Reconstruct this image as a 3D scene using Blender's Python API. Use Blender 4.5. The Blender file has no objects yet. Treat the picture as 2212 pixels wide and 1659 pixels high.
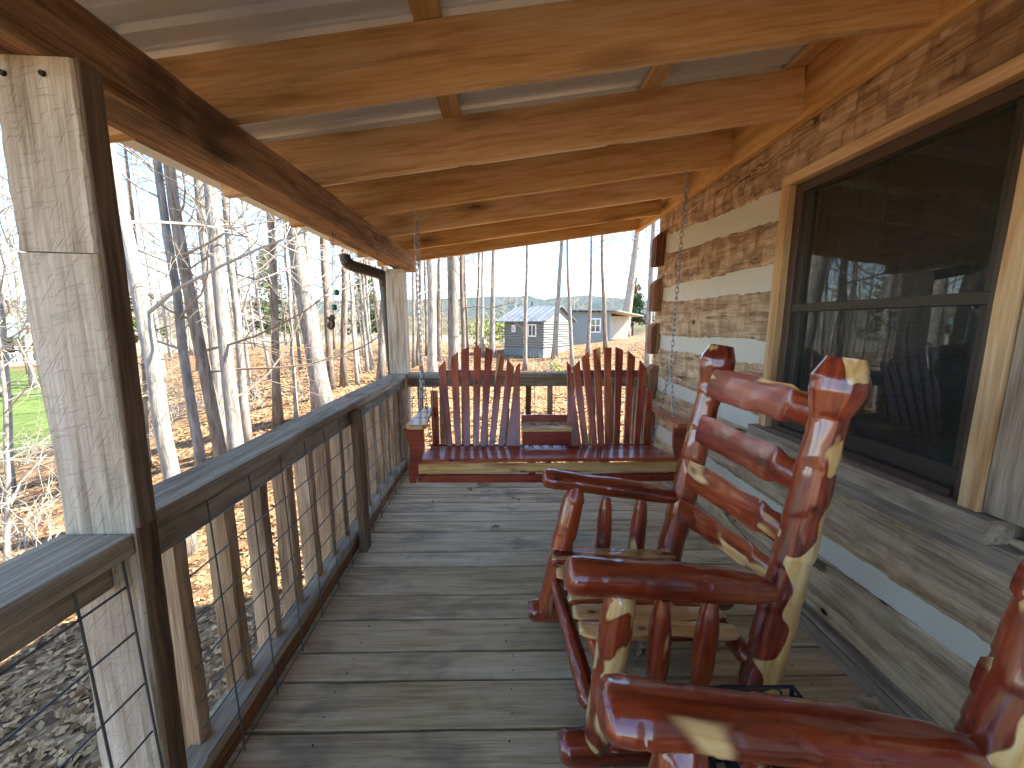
import bpy, math, random
import numpy as np
from mathutils import Vector, Matrix, noise as mnoise

# ------------------------------------------------------------------ camera, world, sun, exposure
scene = bpy.context.scene
COL = scene.collection
RAD = math.radians
FPX, IMW, IMH = 835.0, 2212.0, 1659.0          # focal length in pixels of the 2212 x 1659 view of the photograph
PITCH, YAW, EYE = RAD(8.85), RAD(1.1), 1.37
cam_d = bpy.data.cameras.new('camera')
cam_d.sensor_fit = 'HORIZONTAL'; cam_d.sensor_width = 36.0
cam_d.lens = 36.0 * FPX / IMW
cam_d.clip_start = 0.02; cam_d.clip_end = 20000
cam = bpy.data.objects.new('camera', cam_d); COL.objects.link(cam)
cam.location = (0, 0, EYE)
cam.rotation_euler = (RAD(90) - PITCH, 0, -YAW)
scene.camera = cam

SUN_AZ_X, SUN_AZ_Y, SUN_EL = 1.0, 0.02, RAD(47)
world = bpy.data.worlds.new('World'); scene.world = world
world.use_nodes = True
wn = world.node_tree.nodes; wl = world.node_tree.links
wn.clear()
w_out = wn.new('ShaderNodeOutputWorld'); w_bg = wn.new('ShaderNodeBackground')
sky = wn.new('ShaderNodeTexSky'); sky.sky_type = 'NISHITA'; sky.sun_disc = False
sky.sun_elevation = SUN_EL
sky.sun_rotation = math.atan2(SUN_AZ_X, SUN_AZ_Y)
sky.air_density = 1.0; sky.dust_density = 0.0; sky.ozone_density = 5.0
wl.new(sky.outputs[0], w_bg.inputs[0]); w_bg.inputs[1].default_value = 0.075
wl.new(w_bg.outputs[0], w_out.inputs[0])
sun_d = bpy.data.lights.new('sun', 'SUN'); sun_d.energy = 2.9; sun_d.angle = RAD(0.53)
sun_d.color = (1.0, 0.95, 0.87)
sun = bpy.data.objects.new('sun', sun_d); COL.objects.link(sun)
_h = math.hypot(SUN_AZ_X, SUN_AZ_Y)
SUNV = Vector((SUN_AZ_X / _h * math.cos(SUN_EL), SUN_AZ_Y / _h * math.cos(SUN_EL), math.sin(SUN_EL)))
sun.rotation_euler = SUNV.to_track_quat('Z', 'Y').to_euler()
sun.location = SUNV * 60
scene.view_settings.view_transform = 'Standard'; scene.view_settings.look = 'None'
scene.view_settings.gamma = 1.0; scene.view_settings.use_curve_mapping = False
scene.view_settings.exposure = 3.15
scene.cycles.max_bounces = 6; scene.cycles.diffuse_bounces = 4; scene.cycles.glossy_bounces = 2; scene.cycles.transmission_bounces = 2
scene.cycles.use_denoising = True; scene.cycles.use_adaptive_sampling = True; scene.cycles.adaptive_threshold = 0.018
scene.cycles.transparent_max_bounces = 12; scene.cycles.volume_bounces = 0
scene.cycles.caustics_reflective = False; scene.cycles.caustics_refractive = False

# ------------------------------------------------------------------ pixel -> direction (distance always comes from the place)
def ray(u, v):
    a = (u - IMW / 2) / FPX; b = (v - IMH / 2) / FPX
    y = math.cos(PITCH) - b * math.sin(PITCH); z = -math.sin(PITCH) - b * math.cos(PITCH)
    c, s = math.cos(YAW), math.sin(YAW)
    return Vector((a * c + y * s, -a * s + y * c, z))
def at_y(u, v, Y): d = ray(u, v); t = Y / d.y; return Vector((d.x * t, Y, EYE + d.z * t))
def at_x(u, v, X): d = ray(u, v); t = X / d.x; return Vector((X, d.y * t, EYE + d.z * t))
def at_z(u, v, Z): d = ray(u, v); t = (Z - EYE) / d.z; return Vector((d.x * t, d.y * t, Z))

# ------------------------------------------------------------------ objects
WM = {}
def setprops(o, label=None, cat=None, group=None, kind=None):
    if label: o['label'] = label
    if cat: o['category'] = cat
    if group: o['group'] = group
    if kind: o['kind'] = kind
    return o
def add(name, me, M=None, parent=None, mat=None, **kw):
    if mat is not None and me is not None and not me.materials: me.materials.append(mat)
    o = bpy.data.objects.new(name, me); COL.objects.link(o)
    M = M or Matrix()
    WM[o] = M.copy()
    if parent is not None:
        o.parent = parent; o.matrix_basis = WM[parent].inverted() @ M
    else:
        o.matrix_basis = M
    return setprops(o, **kw)
def thing(name, label, cat, loc=(0, 0, 0), group=None, kind=None, rz=0.0):
    return add(name, None, Matrix.Translation(Vector(loc)) @ Matrix.Rotation(rz, 4, 'Z'), None, None, label=label, cat=cat, group=group, kind=kind)
def mesh(name, V, F, smooth=False):
    me = bpy.data.meshes.new(name)
    if isinstance(V, np.ndarray): V = V.tolist()
    me.from_pydata(V, [], F)
    if smooth: me.shade_smooth()
    me.update()
    return me
def join(parts):
    V = []; F = []
    for v, f in parts:
        o = len(V); V.extend(v.tolist() if isinstance(v, np.ndarray) else v); F.extend([[i + o for i in q] for q in f])
    return V, F
def frame(p0, p1, up=(0, 0, 1)):
    p0 = Vector(p0); p1 = Vector(p1)
    x = (p1 - p0).normalized(); u = Vector(up)
    if abs(x.dot(u)) > 0.995: u = Vector((0, 1, 0))
    y = u.cross(x).normalized(); z = x.cross(y)
    M = Matrix((x, y, z)).transposed().to_4x4(); M.translation = p0
    return M, (p1 - p0).length

# a sawn board: length on local X, width on Y, thickness on Z, edges a little uneven
def board_geo(L, W, T, seed=0, wav=0.002, seg=6, ch=0.003, wane=0.0):
    r = random.Random(seed)
    V = []; F = []
    ph = [r.uniform(0, 6.28) for _ in range(8)]
    for i in range(seg + 1):
        x = L * i / seg
        hw = W / 2; ht = T / 2
        a = wav * (math.sin(x * 5.1 + ph[0]) + 0.6 * math.sin(x * 13 + ph[1])) + r.uniform(-wav, wav) * 0.6
        b = wav * (math.sin(x * 4.3 + ph[2]) + 0.6 * math.sin(x * 11 + ph[3])) + r.uniform(-wav, wav) * 0.6
        c = wav * 0.5 * math.sin(x * 6 + ph[4]); d = wav * 0.5 * math.sin(x * 7 + ph[5])
        y0, y1, z0, z1 = -hw + a, hw + b, -ht + c, ht + d
        k = [ch * r.uniform(0.6, 1.6) + (wane * max(0, math.sin(x * 2.2 + ph[6 + (q % 2)])) if q < 2 else 0) for q in range(4)]
        V += [(x, y0 + k[0], z0), (x, y1 - k[1], z0), (x, y1, z0 + k[1]), (x, y1, z1 - k[2]),
              (x, y1 - k[2], z1), (x, y0 + k[3], z1), (x, y0, z1 - k[3]), (x, y0, z0 + k[0])]
    for i in range(seg):
        for j in range(8):
            F.append((i * 8 + j, i * 8 + (j + 1) % 8, (i + 1) * 8 + (j + 1) % 8, (i + 1) * 8 + j))
    F.append(tuple(range(7, -1, -1))); F.append(tuple(seg * 8 + j for j in range(8)))
    F = [tuple(reversed(f)) for f in F]
    return V, F
_seed = [1]
def ns():
    _seed[0] += 1; return _seed[0]
# p0, p1 are the ends of the board's centre line; W across (perpendicular to up), T along up
def board(name, p0, p1, W, T, mat, parent=None, up=(0, 0, 1), wav=0.002, seg=6, ch=0.003, wane=0.0, **kw):
    M, L = frame(p0, p1, up)
    V, F = board_geo(L, W, T, ns(), wav, seg, ch, wane)
    # normals outward
    return add(name, mesh(name, V, F), M, parent, mat, **kw)
def box_geo(x0, x1, y0, y1, z0, z1):
    V = [(x0, y0, z0), (x1, y0, z0), (x1, y1, z0), (x0, y1, z0), (x0, y0, z1), (x1, y0, z1), (x1, y1, z1), (x0, y1, z1)]
    F = [(0, 3, 2, 1), (4, 5, 6, 7), (0, 1, 5, 4), (1, 2, 6, 5), (2, 3, 7, 6), (3, 0, 4, 7)]
    return V, F
def tube_np(P, R, n, cap=True, closed=False):
    P = np.asarray(P, float); R = np.asarray(R, float); m = len(P)
    T = np.empty_like(P)
    if closed:
        T = np.roll(P, -1, 0) - np.roll(P, 1, 0)
    else:
        T[1:-1] = P[2:] - P[:-2]; T[0] = P[1] - P[0]; T[-1] = P[-1] - P[-2]
    T /= np.linalg.norm(T, axis=1, keepdims=True) + 1e-12
    ref = np.array([0, 0, 1.0]) if abs(T[:, 2]).mean() < 0.85 else np.array([1.0, 0, 0])
    A = np.cross(np.broadcast_to(ref, T.shape), T); A /= np.linalg.norm(A, axis=1, keepdims=True) + 1e-12
    B = np.cross(T, A)
    th = np.arange(n) * 2 * math.pi / n
    V = P[:, None, :] + R[:, None, None] * (np.cos(th)[None, :, None] * A[:, None, :] + np.sin(th)[None, :, None] * B[:, None, :])
    V = V.reshape(-1, 3)
    F = []
    for i in range(m if closed else m - 1):
        a = i * n; b = ((i + 1) % m) * n
        for j in range(n):
            k = (j + 1) % n
            F.append((a + j, a + k, b + k, b + j))
    if cap and not closed:
        F.append(tuple(range(n - 1, -1, -1))); F.append(tuple((m - 1) * n + j for j in range(n)))
    return V, F
def wire_geo(pts, r, n=6): return tube_np(pts, [r] * len(pts), n)

# ------------------------------------------------------------------ materials
def lin(h):
    h = h.lstrip('#'); c = [int(h[i:i + 2], 16) / 255 for i in (0, 2, 4)]
    return tuple((x / 12.92 if x <= 0.04045 else ((x + 0.055) / 1.055) ** 2.4) for x in c) + (1.0,)
class NT:
    def __init__(s, name):
        s.m = bpy.data.materials.new(name); s.m.use_nodes = True
        s.n = s.m.node_tree.nodes; s.l = s.m.node_tree.links; s.n.clear()
        s.out = s.n.new('ShaderNodeOutputMaterial'); s.b = s.n.new('ShaderNodeBsdfPrincipled')
        s.l.new(s.b.outputs[0], s.out.inputs[0])
    def L(s, a, b): s.l.new(a, b)
    def node(s, t, **kw):
        n = s.n.new(t)
        for k, v in kw.items(): setattr(n, k, v)
        return n
    def coords(s, rnd=True, kind='Object'):
        tc = s.node('ShaderNodeTexCoord')
        if not rnd: return tc.outputs[kind]
        oi = s.node('ShaderNodeObjectInfo'); m = s.node('ShaderNodeVectorMath', operation='SCALE')
        cmb = s.node('ShaderNodeCombineXYZ')
        for i, k in enumerate((37.0, 61.0, 23.0)):
            mm = s.node('ShaderNodeMath', operation='MULTIPLY'); mm.inputs[1].default_value = k
            s.L(oi.outputs['Random'], mm.inputs[0]); s.L(mm.outputs[0], cmb.inputs[i])
        a = s.node('ShaderNodeVectorMath', operation='ADD')
        s.L(tc.outputs[kind], a.inputs[0]); s.L(cmb.outputs[0], a.inputs[1]); s.n.remove(m)
        return a.outputs[0]
    def mapped(s, vec, scale=(1, 1, 1), rot=(0, 0, 0), loc=(0, 0, 0)):
        m = s.node('ShaderNodeMapping'); m.inputs['Scale'].default_value = scale; m.inputs['Rotation'].default_value = rot
        m.inputs['Location'].default_value = loc
        s.L(vec, m.inputs[0]); return m.outputs[0]
    def noise(s, vec, scale=5, detail=4, rough=0.55, dist=0.0, out=0):
        n = s.node('ShaderNodeTexNoise'); n.inputs['Scale'].default_value = scale; n.inputs['Detail'].default_value = detail
        n.inputs['Roughness'].default_value = rough; n.inputs['Distortion'].default_value = dist
        s.L(vec, n.inputs['Vector']); return n.outputs[out]
    def voro(s, vec, scale=5, feature='F1', rnd=1.0, out='Distance'):
        n = s.node('ShaderNodeTexVoronoi'); n.feature = feature; n.inputs['Scale'].default_value = scale; n.inputs['Randomness'].default_value = rnd
        s.L(vec, n.inputs['Vector']); return n.outputs[out]
    def ramp(s, fac, stops, interp='LINEAR'):
        r = s.node('ShaderNodeValToRGB'); r.color_ramp.interpolation = interp
        e = r.color_ramp.elements
        while len(e) < len(stops): e.new(0.5)
        for q, (p, c) in zip(e, stops):
            q.position = p; q.color = c if len(c) == 4 else tuple(c) + (1,)
        s.L(fac, r.inputs[0]); return r.outputs[0]
    def smooth(s, fac, a, b, lo=0.0, hi=1.0):
        m = s.node('ShaderNodeMapRange'); m.interpolation_type = 'SMOOTHSTEP'
        m.inputs[1].default_value = a; m.inputs[2].default_value = b; m.inputs[3].default_value = lo; m.inputs[4].default_value = hi
        s.L(fac, m.inputs[0]); return m.outputs[0]
    def math(s, op, a, b=None):
        m = s.node('ShaderNodeMath', operation=op)
        for i, x in enumerate((a, b)):
            if x is None: continue
            if isinstance(x, (int, float)): m.inputs[i].default_value = x
            else: s.L(x, m.inputs[i])
        return m.outputs[0]
    def mix(s, fac, a, b, mode='MIX'):
        m = s.node('ShaderNodeMix', data_type='RGBA', blend_type=mode)
        if isinstance(fac, (int, float)): m.inputs[0].default_value = fac
        else: s.L(fac, m.inputs[0])
        for i, x in ((6, a), (7, b)):
            if isinstance(x, tuple): m.inputs[i].default_value = x
            else: s.L(x, m.inputs[i])
        return m.outputs[2]
    def hsv(s, col, val=None, hue=None, sat=None):
        h = s.node('ShaderNodeHueSaturation'); s.L(col, h.inputs['Color'])
        for k, x in (('Value', val), ('Hue', hue), ('Saturation', sat)):
            if x is None: continue
            if isinstance(x, (int, float)): h.inputs[k].default_value = x
            else: s.L(x, h.inputs[k])
        return h.outputs[0]
    def objrand(s, lo, hi):
        o = s.node('ShaderNodeObjectInfo'); m = s.node('ShaderNodeMapRange'); m.inputs[3].default_value = lo; m.inputs[4].default_value = hi
        s.L(o.outputs['Random'], m.inputs[0]); return m.outputs[0]
    def color(s, c):
        if isinstance(c, tuple): s.b.inputs['Base Color'].default_value = c
        else: s.L(c, s.b.inputs['Base Color'])
    def rough(s, v):
        if isinstance(v, (int, float)): s.b.inputs['Roughness'].default_value = v
        else: s.L(v, s.b.inputs['Roughness'])
    def bump(s, h, strength=0.4, dist=0.01):
        b = s.node('ShaderNodeBump'); b.inputs['Strength'].default_value = strength; b.inputs['Distance'].default_value = dist
        s.L(h, b.inputs['Height']); s.L(b.outputs[0], s.b.inputs['Normal'])

def wood(name, dark, mid, light, knots=0.5, saw=0.0, sawrot=0.5, stain=None, stain_amt=0.5, bump=0.5, rough=0.85, spec=0.3,
         kscale=(1.1, 3.2, 3.2), kdark='#2a160b', vary=0.12, streak=0.35, streakcol='#3a2415', grain=1.0):
    t = NT(name); c = t.coords()
    g1 = t.noise(t.mapped(c, (1.3 * grain, 15 * grain, 15 * grain)), 1.6, 3, 0.6, 0.6)
    g2 = t.noise(t.mapped(c, (6, 140, 140)), 1.0, 1, 0.6)
    big = t.noise(t.mapped(c, (1.2, 3, 3)), 1.0, 1, 0.5)
    f = t.math('ADD', t.math('MULTIPLY', g1, 0.6), t.math('ADD', t.math('MULTIPLY', g2, 0.28), t.math('MULTIPLY', big, 0.20)))
    col = t.ramp(f, [(0.41, lin(dark)), (0.53, lin(mid)), (0.66, lin(light))])
    st = t.smooth(t.noise(t.mapped(c, (0.9, 9, 9), loc=(3, 7, 1)), 1.0, 3, 0.65, 1.2), 0.60, 0.76)
    col = t.mix(t.math('MULTIPLY', st, streak), col, lin(streakcol))
    if stain:
        sm = t.smooth(t.noise(t.mapped(c, (2.2, 4, 4), loc=(9, 2, 5)), 1.0, 3, 0.7, 0.4), 0.48, 0.72)
        col = t.mix(t.math('MULTIPLY', sm, stain_amt), col, lin(stain))
    hgt = t.math('ADD', t.math('MULTIPLY', g1, 0.5), t.math('MULTIPLY', g2, 0.5))
    if knots > 0:
        kv = t.mapped(c, kscale)
        kw = t.node('ShaderNodeVectorMath', operation='ADD'); t.L(kv, kw.inputs[0])
        nz = t.noise(t.mapped(c, (3, 9, 9)), 1.0, 1, 0.6, out=1)
        ks = t.node('ShaderNodeVectorMath', operation='SCALE'); ks.inputs['Scale'].default_value = 0.10
        t.L(nz, ks.inputs[0]); t.L(ks.outputs[0], kw.inputs[1])
        d = t.voro(kw.outputs[0], 1.0)
        core = t.smooth(d, 0.055, 0.115, 1.0, 0.0); halo = t.smooth(d, 0.09, 0.30, 1.0, 0.0)
        col = t.mix(t.math('MULTIPLY', halo, 0.45 * knots), col, lin(streakcol))
        col = t.mix(t.math('MULTIPLY', core, min(0.8, 1.1 * knots)), col, lin(kdark))
    if saw > 0:      # saw and axe strokes: thin broken lines across the grain, in two directions
        def strokes(rot, loc):
            v = t.mapped(t.mapped(c, (1, 1, 1), rot), (190, 15, 15), loc=loc)
            return t.smooth(t.noise(v, 1.0, 2, 0.6, 0.25), 0.57, 0.75)
        amp = t.smooth(t.noise(t.mapped(c, (3, 6, 6), loc=(1, 8, 4)), 1.0, 1), 0.42, 0.58)
        s1 = strokes((0, 0, sawrot), (0, 0, 0)); s2 = strokes((0, 0, sawrot * 0.25), (5, 3, 7))
        wv = t.math('ADD', t.math('MULTIPLY', s1, amp), t.math('MULTIPLY', s2, t.math('SUBTRACT', 1.0, amp)))
        wv = t.math('MULTIPLY', wv, saw)
        col = t.mix(t.math('MULTIPLY', wv, 0.20), col, lin(dark))
        if saw > 0.8: hgt = t.math('SUBTRACT', t.math('MULTIPLY', g2, 0.4), t.math('MULTIPLY', t.math('ADD', s1, s2), 0.5))
    col = t.hsv(col, val=t.objrand(1 - vary, 1 + vary), sat=t.objrand(1.08, 0.92))
    t.color(col); t.rough(rough); t.b.inputs['Specular IOR Level'].default_value = spec
    t.bump(hgt, bump, 0.008)
    return t.m

M_DECK = wood('weathered_deck_wood', '#ab9976', '#cbb88f', '#dccdab', knots=0.55, saw=0.35, sawrot=0.45, stain='#6e675b', stain_amt=0.6, bump=0.5,
              kscale=(0.8, 2.2, 2.2), kdark='#3a342d', streakcol='#6b6251', streak=0.3, vary=0.13, rough=0.72)
M_RAIL = wood('weathered_rail_wood', '#7a6d59', '#9f917a', '#b9ac94', knots=0.4, saw=0.4, sawrot=0.3, stain='#55493d', stain_amt=0.55, bump=0.7, streakcol='#4b3d2f', vary=0.1)
M_BALUSTER = wood('rough_baluster_wood', '#80664a', '#a98c6b', '#c6ad8c', knots=0.5, saw=0.5, sawrot=0.3, stain='#6a5a4a', stain_amt=0.4, bump=0.6, streakcol='#5b4028')
M_POST = wood('hewn_post_wood', '#9c8a6f', '#c9b99e', '#ded1ba', knots=0.5, saw=0.9, sawrot=0.95, stain='#9c8b76', stain_amt=0.35, bump=0.55, streakcol='#8a7150', streak=0.25, kscale=(1.4, 4, 4), vary=0.04)
M_BEAM = wood('rough_beam_wood', '#664732', '#967354', '#b38f6e', knots=0.5, saw=0.4, sawrot=0.2, stain='#3f2f22', stain_amt=0.8, bump=1.0, streakcol='#3a2818', vary=0.05)
M_PINE = wood('fresh_pine_wood', '#b98f5c', '#d2aa74', '#dfbf92', knots=1.0, saw=0.12, sawrot=0.1, bump=0.3, streakcol='#5e4128', streak=0.55, kscale=(1.5, 4.6, 4.6), kdark='#6b4528', vary=0.10, rough=0.7)
M_DARKBROWN = wood('dark_brown_wood', '#473629', '#69543f', '#846c54', knots=0.3, saw=0.3, sawrot=0.2, bump=0.6, streakcol='#2a1c12')
M_TRIM = wood('window_trim_wood', '#b08d64', '#c8a67c', '#d8bd96', knots=0.4, saw=0.2, bump=0.3, streakcol='#7a5838', vary=0.06)
M_SILL = wood('weathered_sill_wood', '#75685a', '#998b78', '#b5a793', knots=0.4, saw=0.3, stain='#5a5045', stain_amt=0.6, bump=0.7, streakcol='#5a4a38')
M_BROWNWOOD = wood('brown_log_end_wood', '#54382a', '#80583c', '#9c7450', knots=0.3, saw=0.2, bump=0.6, streakcol='#2f1b0e')  # plain brown wood of the log ends, joists and toe rails

def hewn(name, dark, mid, light, blotch, amt, marks):
    t = NT(name); c = t.coords()
    g = t.noise(t.mapped(c, (1.5, 16, 16)), 1.6, 3, 0.6, 0.5)
    fine = t.noise(t.mapped(c, (8, 90, 90)), 1.0, 1, 0.6)
    cellv = t.mapped(c, (17, 6, 8))
    jit = t.noise(t.mapped(c, (7, 7, 7)), 1.0, 2, out=1)
    va = t.node('ShaderNodeVectorMath', operation='ADD'); sc = t.node('ShaderNodeVectorMath', operation='SCALE'); sc.inputs['Scale'].default_value = 1.1
    t.L(jit, sc.inputs[0]); t.L(cellv, va.inputs[0]); t.L(sc.outputs[0], va.inputs[1])
    cell = t.node('ShaderNodeTexVoronoi'); cell.inputs['Scale'].default_value = 1.0; cell.inputs['Randomness'].default_value = 0.85; cell.distance = 'CHEBYCHEV'
    t.L(va.outputs[0], cell.inputs['Vector'])
    cr = t.node('ShaderNodeSeparateColor'); t.L(cell.outputs['Color'], cr.inputs[0])
    f = t.math('ADD', t.math('MULTIPLY', g, 0.62), t.math('ADD', t.math('MULTIPLY', fine, 0.22), t.math('MULTIPLY', cr.outputs[0], 0.14 * marks)))
    col = t.ramp(f, [(0.32, lin(dark)), (0.50, lin(mid)), (0.72, lin(light))])
    bl = t.smooth(t.noise(t.mapped(c, (2.0, 5, 5), loc=(4, 4, 4)), 1.3, 3, 0.7, 0.6), 0.50, 0.72)
    col = t.mix(t.math('MULTIPLY', bl, amt), col, lin(blotch))
    cut = t.smooth(t.math('MULTIPLY', cell.outputs['Distance'], 1.0), 0.42, 0.62)
    col = t.mix(t.math('MULTIPLY', cut, 0.5 * marks), col, lin(dark))
    kn = t.noise(t.mapped(c, (12, 12, 12)), 1.0, 1)
    d = t.math('ADD', t.voro(t.mapped(c, (4.0, 6.5, 6.5), loc=(7, 1, 2)), 1.0), t.math('MULTIPLY', kn, 0.12))
    core = t.smooth(d, 0.11, 0.165, 1.0, 0.0); halo = t.smooth(d, 0.14, 0.30, 1.0, 0.0)
    col = t.mix(t.math('MULTIPLY', halo, 0.45), col, lin(dark)); col = t.mix(core, col, lin('#23130b'))
    crack = t.smooth(t.math('ABSOLUTE', t.math('SUBTRACT', t.noise(t.mapped(c, (0.22, 5, 5), loc=(1, 1, 9)), 1.0, 1, 0.4, 0.0), 0.42)), 0.001, 0.005, 1.0, 0.0)
    col = t.mix(t.math('MULTIPLY', crack, 0.75), col, lin('#2a1a10'))
    t.color(t.hsv(col, val=t.objrand(0.9, 1.1))); t.rough(0.85); t.b.inputs['Specular IOR Level'].default_value = 0.25
    h = t.math('ADD', t.math('MULTIPLY', g, 0.6), t.math('MULTIPLY', fine, 0.4))
    t.bump(h, 0.7, 0.01)
    return t.m
M_LOG_BROWN = hewn('hewn_log_brown', '#6a523e', '#b2977a', '#d8c5aa', '#574433', 0.7, 1.0)
M_LOG_TAN = hewn('hewn_log_tan', '#85694f', '#c4ac8c', '#dfcdb2', '#7a6552', 0.42, 0.9)
M_LOG_GREY = hewn('hewn_log_grey', '#8d795f', '#c8b493', '#ddceb0', '#857560', 0.45, 0.3)

def plain(name, c, rough=0.5, metal=0.0, spec=0.5, nz=0.0, nscale=6, bumpv=0.0, coat=0.0):
    t = NT(name)
    if nz > 0:
        co = t.coords()
        n = t.noise(co, nscale, 5, 0.6)
        col = t.mix(n, tuple(x * (1 - nz) for x in lin(c)[:3]) + (1,), tuple(min(1, x * (1 + nz)) for x in lin(c)[:3]) + (1,))
        t.color(col)
        if bumpv > 0: t.bump(n, bumpv, 0.01)
    else: t.color(lin(c))
    t.rough(rough); t.b.inputs['Metallic'].default_value = metal; t.b.inputs['Specular IOR Level'].default_value = spec
    t.b.inputs['Coat Weight'].default_value = coat
    return t.m
M_CHINK = plain('cream_chinking', '#cccdc0', 0.9, nz=0.06, nscale=9, bumpv=0.25)
M_METALROOF = plain('pale_metal_roofing', '#dde3e8', 0.38, metal=0.15, nz=0.04, nscale=3)
M_GUTTER = plain('light_grey_gutter', '#c9cac6', 0.45, metal=0.2)
M_SPOUT = plain('dark_bronze_downspout', '#4a4238', 0.4, metal=0.3)
M_WIRE = plain('galvanised_wire', '#6d7274', 0.45, metal=0.75, nz=0.25, nscale=30)
M_CHAIN = plain('galvanised_chain', '#b9bcbc', 0.3, metal=0.9)
M_FRAME = plain('dark_brown_window_frame', '#4b3c30', 0.5)
M_BLACK = plain('black_screen_track', '#1c1f20', 0.5)
M_BLACKMETAL = plain('dark_grey_steel', '#2c3238', 0.45, metal=0.4)
M_NAIL = plain('rusty_nail', '#2a2622', 0.6, metal=0.5)
M_NAILBRIGHT = plain('bright_screw', '#b0b0b0', 0.3, metal=0.9)

def cedar(name, sap=0.45, sapw=0.03, heart=('#54190d', '#863116', '#ab5226'), scale=(3.0, 9, 9), rough=0.16, side=0.0, coat=(1.0, 0.06)):
    t = NT(name); c = t.coords()
    g = t.noise(t.mapped(c, (2.0, 26, 26)), 1.5, 2, 0.6, 0.7)
    big = t.noise(t.mapped(c, (2.5, 5, 5)), 1.0, 3, 0.5)
    f = t.math('ADD', t.math('MULTIPLY', g, 0.5), t.math('MULTIPLY', big, 0.5))
    h = t.ramp(f, [(0.36, lin(heart[0])), (0.5, lin(heart[1])), (0.68, lin(heart[2]))])
    s = t.ramp(g, [(0.35, lin('#c99a55')), (0.65, lin('#e3c184'))])
    wn_ = t.noise(t.mapped(c, scale, loc=(5, 3, 8)), 1.0, 1.5, 0.4, 0.6)
    if side:
        sx_ = t.node('ShaderNodeSeparateXYZ'); t.L(t.coords(False), sx_.inputs[0])
        wn_ = t.math('SUBTRACT', wn_, t.math('MULTIPLY', t.math('ADD', sx_.outputs[2], t.math('MULTIPLY', sx_.outputs[1], 0.35)), side))
    m = t.smooth(wn_, 1 - sap - sapw, 1 - sap + sapw)
    edge = t.math('SUBTRACT', t.smooth(wn_, 1 - sap - sapw * 3.0, 1 - sap - sapw * 0.6), m)
    col = t.mix(m, h, s)
    col = t.mix(t.math('MULTIPLY', edge, 0.5), col, lin('#4a160d'))
    d = t.voro(t.mapped(c, (7, 13, 13), loc=(2, 9, 4)), 1.0)
    core = t.smooth(d, 0.05, 0.14, 1.0, 0.0); halo = t.smooth(d, 0.08, 0.3, 1.0, 0.0)
    col = t.mix(t.math('MULTIPLY', halo, 0.35), col, lin('#3d130b')); col = t.mix(t.math('MULTIPLY', core, 0.9), col, lin('#22130f'))
    t.color(t.hsv(col, val=t.objrand(0.88, 1.1)))
    t.rough(rough + 0.12); t.b.inputs['Specular IOR Level'].default_value = 0.5
    t.b.inputs['Coat Weight'].default_value = coat[0]; t.b.inputs['Coat Roughness'].default_value = coat[1]; t.b.inputs['Coat IOR'].default_value = 1.55
    hb = t.noise(t.mapped(c, (14, 20, 20)), 1.0, 1, 0.5)
    t.bump(hb, 0.12, 0.01)
    return t.m
M_CEDAR_LOG = cedar('varnished_cedar_log', 0.38)
M_CEDAR_SAP = cedar('varnished_cedar_log_pale', 0.49, 0.012, scale=(5.0, 9, 9), side=3.2)
M_CEDAR_MID = cedar('varnished_cedar_log_mixed', 0.47, 0.02, scale=(6, 9, 9))
M_CEDAR_RED = cedar('varnished_cedar_log_red', 0.26)
M_CEDAR_SEAT = cedar('varnished_cedar_seat', 0.55, 0.02, scale=(2.2, 14, 14))
SW = dict(rough=0.28, coat=(0.55, 0.12))
M_SWING = cedar('oiled_cedar_board', 0.30, 0.025, heart=('#742817', '#a54824', '#c16c38'), scale=(0.9, 16, 16), **SW)
M_SWING_DARK = cedar('oiled_cedar_board_dark', 0.2, 0.025, heart=('#5f1e12', '#8f351d', '#a94d29'), scale=(0.8, 16, 16), **SW)
M_SWING_PALE = cedar('oiled_cedar_board_pale', 0.55, 0.03, heart=('#6f2a18', '#9a4524', '#b56035'), scale=(0.9, 16, 16), **SW)

# ------------------------------------------------------------------ terrain
ANCH = [(0, 0, -1.6), (-2, 3, -1.75), (-4.6, 5.3, -1.95), (-10, 8, -2.4), (-22, 17, -2.9), (-52, 42, -3.1), (-7, 11, -1.45), (-7, 18, -0.95),
        (-14, 35, -0.35), (2, 15, -1.25), (3, 27, -0.95), (8, 32, -0.2), (16, 36, 0.2), (7, 12, -0.5), (0, 40, -0.7), (-30, 55, -1.6), (0, 75, -4),
        (30, 60, 0.5), (0, -12, -1.6), (12, 5, -0.6), (22, 0, -0.2), (-15, -8, -2.6), (-40, 5, -3.4), (-60, 80, -4), (60, 20, 0), (60, 90, -2), (-80, 20, -4), (0, 110, -7), (-90, 110, -7), (90, 110, -5), (0, -60, -3), (80, -60, -1), (-80, -60, -5)]
_A = np.array(ANCH, float)
def _phi(d): return np.sqrt(d * d + 36.0)
_K = _phi(np.linalg.norm(_A[:, None, :2] - _A[None, :, :2], axis=2))
_C = np.linalg.solve(_K + 0.3 * np.eye(len(_A)), _A[:, 2] + 2.0)
def ground_np(X, Y):
    X = np.asarray(X, float); Y = np.asarray(Y, float)
    d = np.hypot(X[..., None] - _A[:, 0], Y[..., None] - _A[:, 1])
    z = _phi(d) @ _C - 2.0
    r = np.hypot(X, Y); w = np.clip((r - 90) / 120, 0, 1); w = w * w * (3 - 2 * w)
    z = np.clip(z, -9, 3)
    z = z + 0.05 * np.sin(X * 0.9 + 1.3 * np.sin(Y * 0.5)) * np.exp(-r / 60) + 0.03 * np.sin(X * 2.3 + Y * 1.7)*np.exp(-r / 40)
    return z * (1 - w) + (-9.0) * w
def gz(x, y): return float(ground_np(np.array([x]), np.array([y]))[0])
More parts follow.
